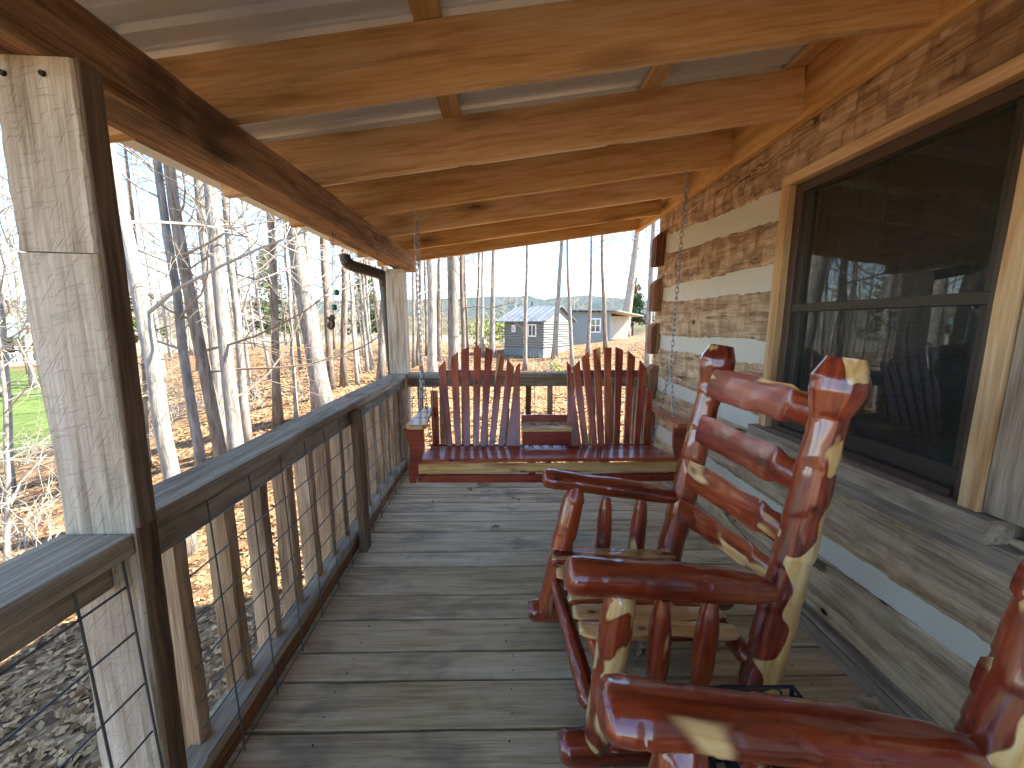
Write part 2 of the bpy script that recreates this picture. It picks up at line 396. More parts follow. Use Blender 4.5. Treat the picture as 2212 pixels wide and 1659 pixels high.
def on_ground(u, v, guess=20.0):                     # where the line of sight through a pixel meets the ground
    d = ray(u, v); lo, hi = 0.5, 400.0; t = lo
    prev = lo
    while t < hi:
        p = d * t
        if EYE + p.z < gz(p.x, p.y):
            a, b = prev, t
            for _ in range(30):
                m = (a + b) / 2; p = d * m
                if EYE + p.z < gz(p.x, p.y): b = m
                else: a = m
            p = d * b; return Vector((p.x, p.y, gz(p.x, p.y)))
        prev = t; t *= 1.03
    p = d * guess; return Vector((p.x, p.y, gz(p.x, p.y)))

def ground_material():
    t = NT('leaf_litter_ground'); c = t.coords(False)
    vd = t.node('ShaderNodeTexVoronoi'); vd.inputs['Scale'].default_value = 9.0; t.L(t.mapped(c, (1, 1, 0.3)), vd.inputs['Vector'])
    sp = t.node('ShaderNodeSeparateColor'); t.L(vd.outputs['Color'], sp.inputs[0])
    n = t.noise(c, 0.5, 6, 0.65); n2 = t.noise(c, 22, 4, 0.6)
    leaf = t.ramp(t.math('ADD', t.math('MULTIPLY', sp.outputs[0], 0.55), t.math('MULTIPLY', n2, 0.45)),
                  [(0.15, lin('#463322')), (0.4, lin('#73573c')), (0.6, lin('#8f6f4f')), (0.85, lin('#ab8964'))])
    earth = t.ramp(n2, [(0.3, lin('#43352b')), (0.7, lin('#6d5847'))])
    col = t.mix(t.smooth(n, 0.58, 0.76, 0, 0.6), leaf, earth)
    # mown lawn in the hollow on the left
    grass = t.ramp(t.noise(c, 3.5, 6, 0.7), [(0.3, lin('#47562a')), (0.6, lin('#66753c')), (0.8, lin('#80884a'))])
    sx = t.node('ShaderNodeSeparateXYZ'); t.L(c, sx.inputs[0])
    u = t.math('ADD', sx.outputs[0], t.math('MULTIPLY', t.noise(c, 0.35, 4, 0.6), 10.0))
    lawn = t.smooth(u, -13.0, -8.5, 1.0, 0.0)
    lim = t.smooth(t.math('ADD', sx.outputs[1], t.math('MULTIPLY', sx.outputs[0], 0.62)), 6.5, 10.0, 1.0, 0.0)
    lim2 = t.smooth(t.math('ADD', sx.outputs[1], t.math('MULTIPLY', sx.outputs[0], 0.62)), -9.0, -1.0, 0.0, 1.0)
    lawnm = t.math('MULTIPLY', lawn, t.math('MULTIPLY', lim, t.smooth(sx.outputs[1], 9.5, 12.5)))
    col = t.mix(lawnm, col, grass)
    far = t.smooth(sx.outputs[1], 75, 110)
    col = t.mix(far, col, lin('#7a6f5c'))
    t.color(col); t.rough(0.95); t.b.inputs['Specular IOR Level'].default_value = 0.15
    t.bump(t.math('ADD', sp.outputs[1], n2), 0.9, 0.03)
    return t.m
M_GROUND = ground_material()
def build_ground():
    gx = np.concatenate([-np.geomspace(2400, 60, 20), np.linspace(-56, 44, 134), np.geomspace(50, 2400, 20)])
    gy = np.concatenate([-np.geomspace(1200, 20, 14), np.linspace(-16, 64, 108), np.geomspace(68, 2300, 24)])
    X, Y = np.meshgrid(gx, gy); Z = ground_np(X, Y)
    V = np.stack([X, Y, Z], -1).reshape(-1, 3)
    n = len(gx); F = [(j * n + i, j * n + i + 1, (j + 1) * n + i + 1, (j + 1) * n + i) for j in range(len(gy) - 1) for i in range(n - 1)]
    add('ground', mesh('ground', V, F, True), None, None, M_GROUND, kind='structure', label='sloping ground covered in fallen brown leaves with a green lawn hollow', cat='ground')
build_ground()

# ------------------------------------------------------------------ porch deck
def RX(y): return -0.845 - 0.022 * (y - 1.0)        # inner line of the left railing
deck = thing('porch_deck', 'weathered grey plank floor of the porch', 'deck', (0.2, 1.5, 0), kind='structure')
gaps = [-1.06, -0.88, -0.70, -0.51, -0.33, -0.14, 0.05, 0.22, 0.40, 0.585, 0.765, 0.95, 1.131, 1.317, 1.453, 1.636, 1.795, 2.029, 2.175, 2.407, 2.544, 2.683, 2.829, 2.984, 3.113, 3.249, 3.385, 3.52, 3.70]
for a, b in zip(gaps[:-1], gaps[1:]):
    g = 0.0055 if a != 1.636 else 0.003
    r = random.Random(int(a * 1000))
    z = -0.02 + r.uniform(-0.0015, 0.0015)
    board('plank', (-1.055, (a + b) / 2, z), (1.383, (a + b) / 2 - 0.010, z), b - a - 2 * g, 0.04, M_DECK, deck, wav=0.0012, seg=14, ch=0.0025)
    for x in (-0.80, -0.2, 0.42, 1.0):
        for s in (0.28, 0.72):
            pass
for y in (-1.0, -0.2, 0.6, 1.4, 2.2, 3.0, 3.6):
    board('joist', (-1.03, y, -0.135), (1.36, y, -0.135), 0.045, 0.18, M_BROWNWOOD, deck, seg=2)
board('rim_board', (-1.065, -1.05, -0.15), (-1.065, 3.71, -0.15), 0.04, 0.21, M_RAIL, deck, up=(0, 0, 1), seg=8)
board('rim_board', (-1.04, 3.73, -0.15), (1.36, 3.73, -0.15), 0.04, 0.21, M_RAIL, deck, seg=6)
# nail heads driven along the joists
nail_me = mesh('nail', *[(tube_np([(0, 0, -0.004), (0, 0, 0.0012)], [0.0032, 0.0030], 8))][0])
nail_me.materials.append(M_NAIL)
for a, b in zip(gaps[9:-1], gaps[10:]):
    for x in (-0.62, 0.02, 0.62, 1.16):
        for s in (0.25, 0.75):
            add('nail', nail_me, Matrix.Translation((x + random.Random(a * 9 + x).uniform(-.02, .02), a + (b - a) * s, 0.0005)), deck)

# ------------------------------------------------------------------ posts and beam
def post(x0, x1, y0, y1, z1, label, splice=None, lean=0.0):
    cx, cy = (x0 + x1) / 2, (y0 + y1) / 2
    base = gz(cx, cy)
    t = thing('porch_post', label, 'post', (cx, cy, base), group='posts carrying the porch roof')
    def X(z): return cx + lean * (z - 0.92)
    if splice:
        board('lower_length', (X(base), cy, base - 0.05), (X(splice), cy, splice), x1 - x0, y1 - y0, M_POST, t, up=(0, 1, 0), wav=0.0022, seg=26, ch=0.004)
        board('upper_length', (X(splice) - 0.002, cy + 0.001, splice + 0.0025), (X(z1), cy, z1), x1 - x0 - 0.004, y1 - y0, M_POST, t, up=(0, 1, 0), wav=0.0012, seg=16, ch=0.004)
    else:
        board('shaft', (X(base), cy, base - 0.05), (X(z1), cy, z1), x1 - x0, y1 - y0, M_POST, t, up=(0, 1, 0), wav=0.0022, seg=30, ch=0.004)
    return t
p_near = post(-0.956, -0.8035, 0.795, 0.850, 1.848, 'thick pale rough-hewn post with a splice joint, rail caps butting into it', splice=1.505, lean=0.026)
p_far = post(-1.045, -0.895, 3.52, 3.67, 1.848, 'pale cracked square post at the far corner of the porch, downspout against it')
board('inner_strip', (-0.8225, 0.8185, 0.0), (-0.7985, 0.8185, 0.93), 0.009, 0.046, M_DARKBROWN, p_near, up=(0, 1, 0), wav=0.0008, seg=14, ch=0.0015, label='thin dark brown strip along the inner side of the post')  # thin dark brown strip over the inner side of the near post
board('inner_strip', (-0.7980, 0.8185, 0.932), (-0.7745, 0.8185, 1.846), 0.009, 0.044, M_DARKBROWN, p_near, up=(0, 1, 0), wav=0.0008, seg=14, ch=0.0015)
nl = mesh('nail', *tube_np([(0, 0, 0), (0, -0.004, 0)], [0.0055, 0.005], 8)); nl.materials.append(M_NAIL)
for x, z in ((-0.905, 1.818), (-0.835, 1.818)): add('nail', nl, Matrix.Translation((x, 0.795, z)), p_near)
for x, z in ((-1.02, 1.82), (-0.93, 1.82)): add('nail', nl, Matrix.Translation((x, 3.52, z)), p_far)

SL = 0.14
def zb(x): return 2.0 + SL * (x + 0.8)
roof = thing('porch_roof', 'lean-to porch roof of orange pine rafters under pale ribbed metal', 'porch roof', (0.1, 1.6, 1.85))
beam = board('beam', (-0.892, -1.0, 1.918), (-0.908, 3.79, 1.918), 0.152, 0.136, M_BEAM, roof, wav=0.003, seg=60, ch=0.006, wane=0.006, label='dark rough-sawn beam resting on the posts')
RAFT = [-0.9, -0.33, 0.22, 0.77, 1.335, 1.885, 2.43, 2.96, 3.49, 4.02]
sl_n = Vector((-SL, 0, 1)).normalized()
for i, y in enumerate(RAFT):
    x0, x1 = -1.27, 1.334
    c = 0.095
    board('rafter', (x0, y, zb(x0) + c), (x1, y + 0.004, zb(x1) + c), 0.042, 0.19, M_PINE, roof, up=sl_n, wav=0.0015, seg=16, ch=0.002)
PUR = [-1.16, -0.23, 0.65, 1.29]
for x in PUR:
    off = 0.19 / math.cos(math.atan(SL)) + 0.012
    board('purlin', (x, -1.0, zb(x) + off), (x, 4.12, zb(x) + off), 0.082, 0.022, M_PINE, roof, up=sl_n, wav=0.0015, seg=10, ch=0.002)
board('ledger', (1.357, -1.1, 2.385), (1.357, 4.12, 2.415), 0.25, 0.042, M_PINE, roof, up=(1, 0, 0), wav=0.0015, seg=16, ch=0.002)
def roof_panels():
    offz0 = 0.19 / math.cos(math.atan(SL)) + 0.026
    x0, x1 = -1.36, 1.62
    w = 0.914; y = -1.05; lift = 0.0
    while y < 4.1:
        prof = []; offz = offz0 + lift
        for k in range(4):
            b = k * w / 4
            prof += [(b, 0.0), (b + 0.010, 0.017), (b + 0.030, 0.017), (b + 0.040, 0.0), (b + 0.095, 0.0), (b + 0.101, 0.004), (b + 0.109, 0.004), (b + 0.115, 0.0), (b + 0.160, 0.0), (b + 0.166, 0.004), (b + 0.174, 0.004), (b + 0.180, 0.0)]
        prof.append((w, 0.0))
        V = []; n = len(prof)
        for x in (x0, x1):
            for py, pz in prof: V.append((x, y + py, zb(x) + offz + pz))
        for x in (x0, x1):
            for py, pz in prof: V.append((x, y + py, zb(x) + offz + pz + 0.0012))
        F = [(i + 1, i, n + i, n + i + 1) for i in range(n - 1)] + [(2 * n + i, 2 * n + i + 1, 3 * n + i + 1, 3 * n + i) for i in range(n - 1)]
        F += [(0, 2 * n, 3 * n, n), (n - 1, 2 * n - 1, 4 * n - 1, 3 * n - 1)]
        add('roof_panel', mesh('roof_panel', V, F), None, roof, M_METALROOF)
        y += w - 0.012; lift = 0.0025 - lift
roof_panels()
# gutter with a downspout elbow that runs back to the far post
gut = thing('rain_gutter', 'pale metal gutter along the porch eave with a dark downspout elbow', 'gutter', (-1.34, 1.6, 1.97))
def gutter():
    prof = [(x, z + 0.032) for x, z in ((-1.30, 2.075), (-1.30, 1.975), (-1.37, 1.975), (-1.40, 2.02), (-1.41, 2.075), (-1.407, 2.075), (-1.397, 2.022), (-1.368, 1.978), (-1.303, 1.978), (-1.303, 2.075))]
    V = []; n = len(prof)
    ys = (-1.0, 4.12)
    for y in ys: V += [(x, y, z) for x, z in prof]
    F = [(i, (i + 1) % n, n + (i + 1) % n, n + i) for i in range(n)] + [tuple(range(n)), tuple(range(2 * n - 1, n - 1, -1))]
    add('trough', mesh('trough', V, F), None, gut, M_GUTTER)
    pts = [(x, y + 0.09 * max(0.0, min(1.0, (z - 1.78) / 0.06)), z + 0.015 * (z > 1.78)) for x, y, z in ((-1.345, 3.32, 2.012), (-1.345, 3.32, 1.93), (-1.343, 3.325, 1.90), (-1.335, 3.335, 1.872), (-1.315, 3.36, 1.852), (-1.285, 3.395, 1.840), (-1.24, 3.44, 1.829), (-1.16, 3.53, 1.808), (-1.10, 3.60, 1.79), (-1.096, 3.64, 1.77), (-1.096, 3.66, 1.70), (-1.096, 3.66, -1.3))]
    P = np.array(pts); parts = []
    # ribbed round-cornered section
    fine = []; rad = []
    for i in range(len(P) - 1):
        k = 6 if i < 8 else 3
        for j in range(k): fine.append(P[i] + (P[i + 1] - P[i]) * j / k); rad.append(0.047 + (0.0025 if (j % 2 and 1 < i < 6) else 0))
    fine.append(P[-1]); rad.append(0.047)
    V, F = tube_np(fine, rad, 12)
    add('downspout', mesh('downspout', V, F), None, gut, M_SPOUT)
gutter()

# ------------------------------------------------------------------ railings
rail = thing('porch_railing', 'weathered railing with flat cap, rough balusters and a welded wire panel along the drop', 'railing', (-0.9, 1.8, 0))
def rail_bits(par, pt, a, b, tag_):
    pass
# left side, beyond the near post
ya, yb = 0.872, 3.66
def LP(y, off, z): return (RX(y) - off, y, z)
board('cap', LP(ya, 0.0725, 0.8985), LP(yb, 0.0725, 0.8985), 0.148, 0.044, M_RAIL, rail, wav=0.0028, seg=40, ch=0.004, wane=0.006)
board('top_rail', LP(ya, 0.045, 0.834), LP(3.515, 0.045, 0.834), 0.04, 0.082, M_RAIL, rail, wav=0.002, seg=20)
board('bottom_rail', LP(ya, 0.065, 0.098), LP(3.515, 0.065, 0.098), 0.085, 0.036, M_RAIL, rail, wav=0.002, seg=20)
board('toe_rail', LP(ya, 0.055, 0.040), LP(3.515, 0.055, 0.040), 0.05, 0.070, M_BROWNWOOD, rail, wav=0.002, seg=20)
# near side of the post
yc, yd = -0.9, 0.791
board('cap', (-0.884, yc, 0.8985), (-0.884, yd, 0.8985), 0.156, 0.046, M_RAIL, rail, wav=0.0028, seg=24, ch=0.004)
board('top_rail', (-0.888, yc, 0.834), (-0.888, yd, 0.834), 0.04, 0.082, M_RAIL, rail, seg=12)
board('bottom_rail', (-0.905, yc, 0.098), (-0.905, yd, 0.098), 0.085, 0.036, M_RAIL, rail, seg=12)
board('toe_rail', (-0.895, yc, 0.040), (-0.895, yd, 0.040), 0.05, 0.070, M_BROWNWOOD, rail, seg=12)
bal_y = [-0.75, -0.53, -0.31, -0.09, 0.13, 0.35, 0.565] + [1.005, 1.215, 1.405, 1.592, 1.785, 1.97, 2.155, 2.36, 2.55, 2.74, 2.93, 3.12, 3.31, 3.46]
for i, y in enumerate(bal_y):
    r = random.Random(i)
    x = (RX(y) if y > 0.9 else -0.86) - 0.045 - 0.022 - 0.042
    dx = r.uniform(-0.006, 0.006)
    board('baluster', (x + dx, y + 0.02, 0.045), (x, y + 0.02, 0.872), 0.076, 0.044, M_BALUSTER, rail, up=(0, 1, 0), wav=0.002, seg=8, ch=0.003, wane=0.004)
board('brace_post', (RX(2.2) + 0.012, 2.215, 0.0), (RX(2.2) + 0.006, 2.215, 0.872), 0.042, 0.085, M_DARKBROWN, rail, up=(0, 1, 0), seg=8)
def wire(name, p0, p1, par, r=0.0026):
    M, L = frame(p0, p1)
    V, F = tube_np([(0, 0, 0), (L, 0, 0)], [r, r], 6)
    return add(name, mesh('wire', V, F), M, par, M_WIRE)
def wx(y, z): return (RX(y) - 0.012 if y > 0.9 else -0.826) + (0.02 * max(0.0, 0.12 - z) / 0.12)
k = -9
while True:
    y = 1.066 + 0.19 * k; k += 1
    if y > 3.5: break
    if 0.77 < y < 0.96: continue
    wire('wire', (wx(y, 0.01), y, 0.012), (wx(y, 0.87), y, 0.868), rail)
for z in (0.022, 0.132, 0.230, 0.315, 0.424, 0.553, 0.687, 0.80):
    wire('wire', (wx(1.0, z) - 0.004, 0.955, z), (wx(3.5, z) - 0.004, 3.50, z), rail)
    wire('wire', (wx(0.0, z) - 0.004, -0.85, z), (wx(0.0, z) - 0.004, 0.788, z), rail)
wire('wire', (wx(0, 0.01), 0.782, 0.012), (wx(0, 0.87), 0.782, 0.868), rail)
# far end
rail2 = thing('porch_railing', 'weathered railing across the far end of the porch behind the swing', 'railing', (0.2, 3.6, 0))
board('cap', (-0.893, 3.585, 0.8985), (1.34, 3.585, 0.8985), 0.14, 0.044, M_RAIL, rail2, wav=0.002, seg=24, ch=0.004)
board('top_rail', (-0.893, 3.575, 0.834), (1.34, 3.575, 0.834), 0.04, 0.082, M_RAIL, rail2, seg=14)
board('bottom_rail', (-0.893, 3.585, 0.098), (1.34, 3.585, 0.098), 0.085, 0.036, M_RAIL, rail2, seg=14)
x = -0.80
while x < 1.3:
    board('baluster', (x, 3.62, 0.045), (x + 0.003, 3.62, 0.872), 0.044, 0.076, M_BALUSTER, rail2, up=(1, 0, 0), seg=6, wave=None) if False else board('baluster', (x, 3.622, 0.045), (x + 0.003, 3.622, 0.872), 0.05, 0.044, M_BROWNWOOD if 0.2 < x < 0.35 else M_BALUSTER, rail2, up=(0, 1, 0), seg=6)  # one baluster gets darker brown wood, its shade put into the colour
    x += 0.205
for k in range(12):
    x = -0.86 + 0.19 * k
    wire('wire', (x, 3.545, 0.012), (x, 3.545, 0.868), rail2)
for z in (0.022, 0.132, 0.230, 0.315, 0.424, 0.553, 0.687, 0.80):
    wire('wire', (-0.89, 3.541, z), (1.33, 3.541, z), rail2)
board('end_post', (1.315, 3.575, 0.0), (1.315, 3.575, 0.875), 0.05, 0.09, M_RAIL, rail2, up=(0, 1, 0), seg=6)

# ------------------------------------------------------------------ log cabin
WXF = 1.385
cabin = thing('log_cabin', 'hewn log cabin wall with pale chinking and brown notched log ends', 'cabin', (WXF + 0.1, 1.3, 0))
def edge(far, near):
    def f(y):
        if y < 1.98: return near
        return near + (far - near) * min(1.15, (y - 1.98) / 1.47)
    return f
E_TOP = edge(2.50, 2.50)
E = [edge(2.11, 2.02), edge(1.98, 1.90), edge(1.68, 1.657), edge(1.576, 1.542), edge(1.265, 1.266), edge(1.153, 1.167), edge(0.885, 0.868), edge(0.79, 0.78), edge(0.452, 0.455), edge(0.363, 0.367), edge(0.085, 0.085)]
def hewn_log(y0, y1, top, bot, mat, seed, marks=1.0):
    L = y1 - y0; r = random.Random(seed)
    nx = max(4, int(L / 0.017)); nz = 12
    ncol = int(L / 0.06) + 2
    bounds = [0.0]
    while bounds[-1] < L: bounds.append(bounds[-1] + r.uniform(0.035, 0.10))
    cols = [[(r.uniform(0.25, 0.75), r.uniform(-1, 1), r.uniform(-1, 1), r.uniform(-1, 1), r.uniform(-1, 1)) for _ in range(1)][0] for _ in bounds]
    V = []; F = []
    ph = [r.uniform(0, 6.28) for _ in range(6)]
    c = (top((y0 + y1) / 2) + bot((y0 + y1) / 2)) / 2
    ci = 0
    for i in range(nx + 1):
        x = L * i / nx
        while ci + 1 < len(bounds) - 1 and bounds[ci + 1] < x: ci += 1
        q = cols[ci]; fx = (x - bounds[ci]) / max(0.01, bounds[ci + 1] - bounds[ci]) - 0.5
        zt = top(y0 + x) + 0.004 * math.sin(x * 2.1 + ph[0]) + 0.0012 * math.sin(x * 17 + ph[1]) + r.uniform(-.0015, .0015)
        zb_ = bot(y0 + x) + 0.004 * math.sin(x * 1.7 + ph[2]) + 0.0012 * math.sin(x * 19 + ph[3]) + r.uniform(-.0015, .0015)
        V.append((x, -0.10, zb_ - c + 0.008))
        for j in range(nz + 1):
            s = j / nz
            d = 0.0
            e = min(s, 1 - s)
            if e < 0.09: d -= 0.012 * (1 - e / 0.09) ** 2
            if s < q[0]: d += marks * (0.0030 * q[1] + 0.0045 * q[2] * fx + 0.004 * (s - q[0]))
            else: d += marks * (0.0030 * q[3] + 0.0045 * q[4] * fx - 0.004 * (s - q[0]))
            d += 0.004 * math.sin(x * 2.1 + 5 * s + ph[4])
            V.append((x, d, zb_ - c + (zt - zb_) * s))
        V.append((x, -0.10, zt - c - 0.008))
    n = nz + 3
    for i in range(nx):
        for j in range(n - 1):
            F.append((i * n + j, (i + 1) * n + j, (i + 1) * n + j + 1, i * n + j + 1))
        F.append((i * n + n - 1, (i + 1) * n + n - 1, (i + 1) * n, i * n))
    F.append(tuple(range(n))); F.append(tuple(reversed(range(nx * n, nx * n + n))))
    F = [tuple(reversed(f)) for f in F]
    M = Matrix(((0, -1, 0, WXF), (1, 0, 0, y0), (0, 0, 1, c), (0, 0, 0, 1)))
    return add('log', mesh('log', V, F), M, cabin, mat)
WY0, WY1 = 0.925, 2.0            # window rough opening
YN, YF = -1.2, 3.60
hewn_log(YN, YF, E_TOP, E[0], M_LOG_BROWN, 11, 0.8)
for k, (a, b, m) in enumerate([(E[1], E[2], M_LOG_BROWN), (E[3], E[4], M_LOG_TAN), (E[5], E[6], M_LOG_TAN)]):
    hewn_log(WY1, YF, a, b, m, 20 + k, 1.2); hewn_log(YN, WY0, a, b, m, 30 + k, 0.7)
hewn_log(YN, YF, E[7], E[8], M_LOG_GREY, 41, 0.6)
hewn_log(YN, YF, E[9], E[10], M_LOG_GREY, 42, 0.4)
def chink(y0, y1, top, bot):
    V = []; n = 24; r = random.Random(int(y0 * 77 + top(2) * 1000))
    for i in range(n + 1):
        y = y0 + (y1 - y0) * i / n
        x = WXF + 0.010 + 0.0015 * math.sin(y * 7 + top(2))
        V += [(x + 0.05, y, bot(y) - 0.02), (x, y, bot(y) - 0.02), (x, y, top(y) + 0.02), (x + 0.05, y, top(y) + 0.02)]
    F = []
    for i in range(n):
        a = i * 4; b = a + 4
        for j in range(4): F.append((a + j, a + (j + 1) % 4, b + (j + 1) % 4, b + j))
    F += [(3, 2, 1, 0), (4 * n, 4 * n + 1, 4 * n + 2, 4 * n + 3)]
    add('chinking', mesh('chinking', V, F), None, cabin, M_CHINK)
for a, b, cut in ((E[0], E[1], True), (E[2], E[3], True), (E[4], E[5], True), (E[6], E[7], True), (E[8], E[9], False)):
    if cut:
        chink(WY1, 3.50, a, b); chink(YN, WY0, a, b)
    else: chink(YN, 3.50, a, b)
# brown ends of the cross wall's logs at the corner
def log_end(zt, zb_):
    V = []
    for z, o in ((zb_, 0.0), (zt - 0.045, 0.0), (zt, 0.038)):
        V += [(WXF + 0.06, 3.452, z), (WXF - 0.066 + o, 3.462, z), (WXF - 0.058 + o, 3.598, z), (WXF + 0.06, 3.602, z)]
    F = [(3, 2, 1, 0), (8, 9, 10, 11)]
    for k in (0, 4):
        for j in range(4): F.append((k + j, k + (j + 1) % 4, k + 4 + (j + 1) % 4, k + 4 + j))
    M = Matrix.Translation((WXF, 3.52, (zt + zb_) / 2)) @ Matrix.Rotation(RAD(90), 4, 'Y')
    me = mesh('log_end', [tuple(M.inverted() @ Vector(v)) for v in V], F)
    add('log_end', me, M, cabin, M_BROWNWOOD)
for vt, vb in ((500, 573), (602, 672), (698, 765), (790, 862), (888, 958), (985, 1020)):
    log_end(at_y(1424, vt, 3.46).z, at_y(1424, vb, 3.46).z)
# base trim along the deck
board('base_board', (1.362, -1.1, 0.034), (1.362, 3.44, 0.034), 0.066, 0.030, M_SILL, cabin, up=(1, 0, 0), wav=0.002, seg=24)
board('base_ledge', (1.372, -1.1, 0.083), (1.372, 3.44, 0.083), 0.05, 0.022, M_SILL, cabin, wav=0.002, seg=24)
# rest of the cabin: other walls, floor, inside back wall, roof
def slab(name, x0, x1, y0, y1, z0, z1, mat, par=cabin): add(name, mesh(name, *box_geo(x0, x1, y0, y1, z0, z1)), None, par, mat)
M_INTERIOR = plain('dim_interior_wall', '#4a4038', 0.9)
slab('backing_wall', 1.47, 1.50, YN, WY0 + 0.02, 0.0, 2.6, M_INTERIOR); slab('backing_wall', 1.47, 1.50, WY1 - 0.02, 3.45, 0.0, 2.6, M_INTERIOR)
slab('backing_wall', 1.47, 1.50, WY0 + 0.02, WY1 - 0.02, 0.0, 0.78, M_INTERIOR); slab('backing_wall', 1.47, 1.50, WY0 + 0.02, WY1 - 0.02, 2.06, 2.6, M_INTERIOR)
slab('end_wall', 1.45, 6.9, 3.46, 3.60, -1.0, 2.7, M_LOG_TAN); slab('end_wall', 1.45, 6.9, -5.0, -4.85, -1.0, 2.7, M_LOG_TAN)
slab('side_wall', 1.45, 1.55, -5.0, YN, -1.0, 2.6, M_LOG_TAN)
slab('back_wall', 6.75, 6.9, -4.84, 3.45, -1.0, 2.7, M_LOG_TAN); slab('floor', 1.51, 6.74, -4.84, 3.45, -0.1, 0.0, M_INTERIOR)
slab('ceiling', 1.51, 6.74, -4.84, 3.45, 2.52, 2.56, M_INTERIOR)
slab('foundation', 1.40, 1.46, YN, 3.45, -1.8, 0.06, M_SILL)
def cabin_roof():
    V = [(1.40, -5.2, 2.62), (1.40, 3.95, 2.62), (4.2, 3.95, 3.35), (4.2, -5.2, 3.35), (7.3, 3.95, 2.6), (7.3, -5.2, 2.6)]
    V2 = [(x, y, z + 0.05) for x, y, z in V]
    F = [(0, 1, 2, 3), (3, 2, 4, 5)]; F2 = [tuple(reversed([i + 6 for i in f])) for f in F]
    F3 = [(0, 6, 7, 1), (4, 10, 11, 5), (1, 7, 8, 2), (2, 8, 10, 4), (0, 3, 9, 6), (3, 5, 11, 9)]
    add('roof', mesh('roof', V + V2, F + F2 + F3), None, cabin, M_METALROOF)
cabin_roof()

# ------------------------------------------------------------------ window
win = add('window', None, Matrix.Translation((WXF, 1.5, 1.4)), cabin, label='dark double-hung window with brown frame and pale pine trim')
def wb(name, y0, y1, z0, z1, x0, x1, mat, vertical):
    cx, cy, cz = (x0 + x1) / 2, (y0 + y1) / 2, (z0 + z1) / 2
    if vertical: board(name, (cx, cy, z0), (cx, cy, z1), x1 - x0, y1 - y0, mat, win, up=(0, 1, 0), wav=0.0012, seg=10, ch=0.002)
    else: board(name, (cx, y0, cz), (cx, y1, cz), x1 - x0, z1 - z0, mat, win, up=(0, 0, 1), wav=0.0012, seg=10, ch=0.002)
# outer weathered surround, then pale pine jamb, then brown frame
wb('surround', 0.905, 1.008, 0.842, 2.075, 1.358, 1.45, M_SILL, True)
wb('surround', 1.966, 2.006, 0.842, 2.075, 1.366, 1.45, M_TRIM, True)
wb('jamb', 1.010, 1.060, 0.838, 2.018, 1.345, 1.45, M_TRIM, True)
wb('jamb', 1.928, 1.964, 0.842, 2.018, 1.352, 1.45, M_TRIM, True)
wb('head', 1.010, 1.964, 2.020, 2.066, 1.348, 1.45, M_TRIM, False)
wb('sill', 0.965, 2.012, 0.765, 0.836, 1.318, 1.45, M_SILL, False)
wb('apron', 0.915, 2.02, 0.700, 0.763, 1.352, 1.45, M_SILL, False)
ZM = 1.445
for nm, y0, y1, z0, z1, x0, x1, vert in (
        ('frame', 1.062, 1.104, 0.838, 2.016, 1.385, 1.46, True), ('frame', 1.884, 1.926, 0.838, 2.016, 1.385, 1.46, True),
        ('frame', 1.106, 1.882, 1.974, 2.016, 1.385, 1.46, False), ('frame', 1.106, 1.882, 0.838, 0.862, 1.378, 1.46, False),
        ('meeting_rail', 1.106, 1.882, ZM - 0.018, ZM + 0.018, 1.392, 1.455, False),
        ('sash_rail', 1.106, 1.882, 0.864, 0.925, 1.410, 1.455, False),
        ('sash_stile', 1.106, 1.140, 0.927, 1.425, 1.410, 1.455, True), ('sash_stile', 1.848, 1.882, 0.927, 1.425, 1.410, 1.455, True),
        ('sash_stile', 1.106, 1.132, 1.465, 1.972, 1.400, 1.445, True), ('sash_stile', 1.856, 1.882, 1.465, 1.972, 1.400, 1.445, True)):
    wb(nm, y0, y1, z0, z1, x0, x1, M_FRAME, vert)
def glass_mat():
    m = bpy.data.materials.new('window_glass'); m.use_nodes = True; n = m.node_tree.nodes; l = m.node_tree.links; n.clear()
    o = n.new('ShaderNodeOutputMaterial'); mx = n.new('ShaderNodeMixShader'); g = n.new('ShaderNodeBsdfGlossy'); tr = n.new('ShaderNodeBsdfTransparent')
    f = n.new('ShaderNodeFresnel'); f.inputs[0].default_value = 1.95; g.inputs['Roughness'].default_value = 0.02; g.inputs[0].default_value = (0.9, 0.95, 0.97, 1)
    tr.inputs[0].default_value = (0.42, 0.45, 0.44, 1)
    tc = n.new('ShaderNodeTexCoord'); nz = n.new('ShaderNodeTexNoise'); nz.inputs['Scale'].default_value = 3.0; bp = n.new('ShaderNodeBump'); bp.inputs['Strength'].default_value = 0.02; bp.inputs['Distance'].default_value = 0.02
    l.new(tc.outputs['Object'], nz.inputs['Vector']); l.new(nz.outputs[0], bp.inputs['Height']); l.new(bp.outputs[0], g.inputs['Normal'])
    l.new(f.outputs[0], mx.inputs[0]); l.new(tr.outputs[0], mx.inputs[1]); l.new(g.outputs[0], mx.inputs[2]); l.new(mx.outputs[0], o.inputs[0])
    return m
M_GLASS = glass_mat()
for z0, z1, x in ((0.927, 1.425, 1.432), (1.465, 1.972, 1.422)):
    y0, y1 = (1.142, 1.846) if z0 < 1 else (1.134, 1.854)
    add('pane', mesh('pane', [(x, y0, z0), (x, y1, z0), (x, y1, z1), (x, y0, z1)], [(0, 3, 2, 1)]), None, win, M_GLASS)
def screen_mat():
    m = bpy.data.materials.new('insect_screen'); m.use_nodes = True; n = m.node_tree.nodes; l = m.node_tree.links; n.clear()
    o = n.new('ShaderNodeOutputMaterial'); mx = n.new('ShaderNodeMixShader'); d = n.new('ShaderNodeBsdfDiffuse'); tr = n.new('ShaderNodeBsdfTransparent')
    d.inputs[0].default_value = lin('#4c524f'); mx.inputs[0].default_value = 0.30
    l.new(tr.outputs[0], mx.inputs[1]); l.new(d.outputs[0], mx.inputs[2]); l.new(mx.outputs[0], o.inputs[0]); return m
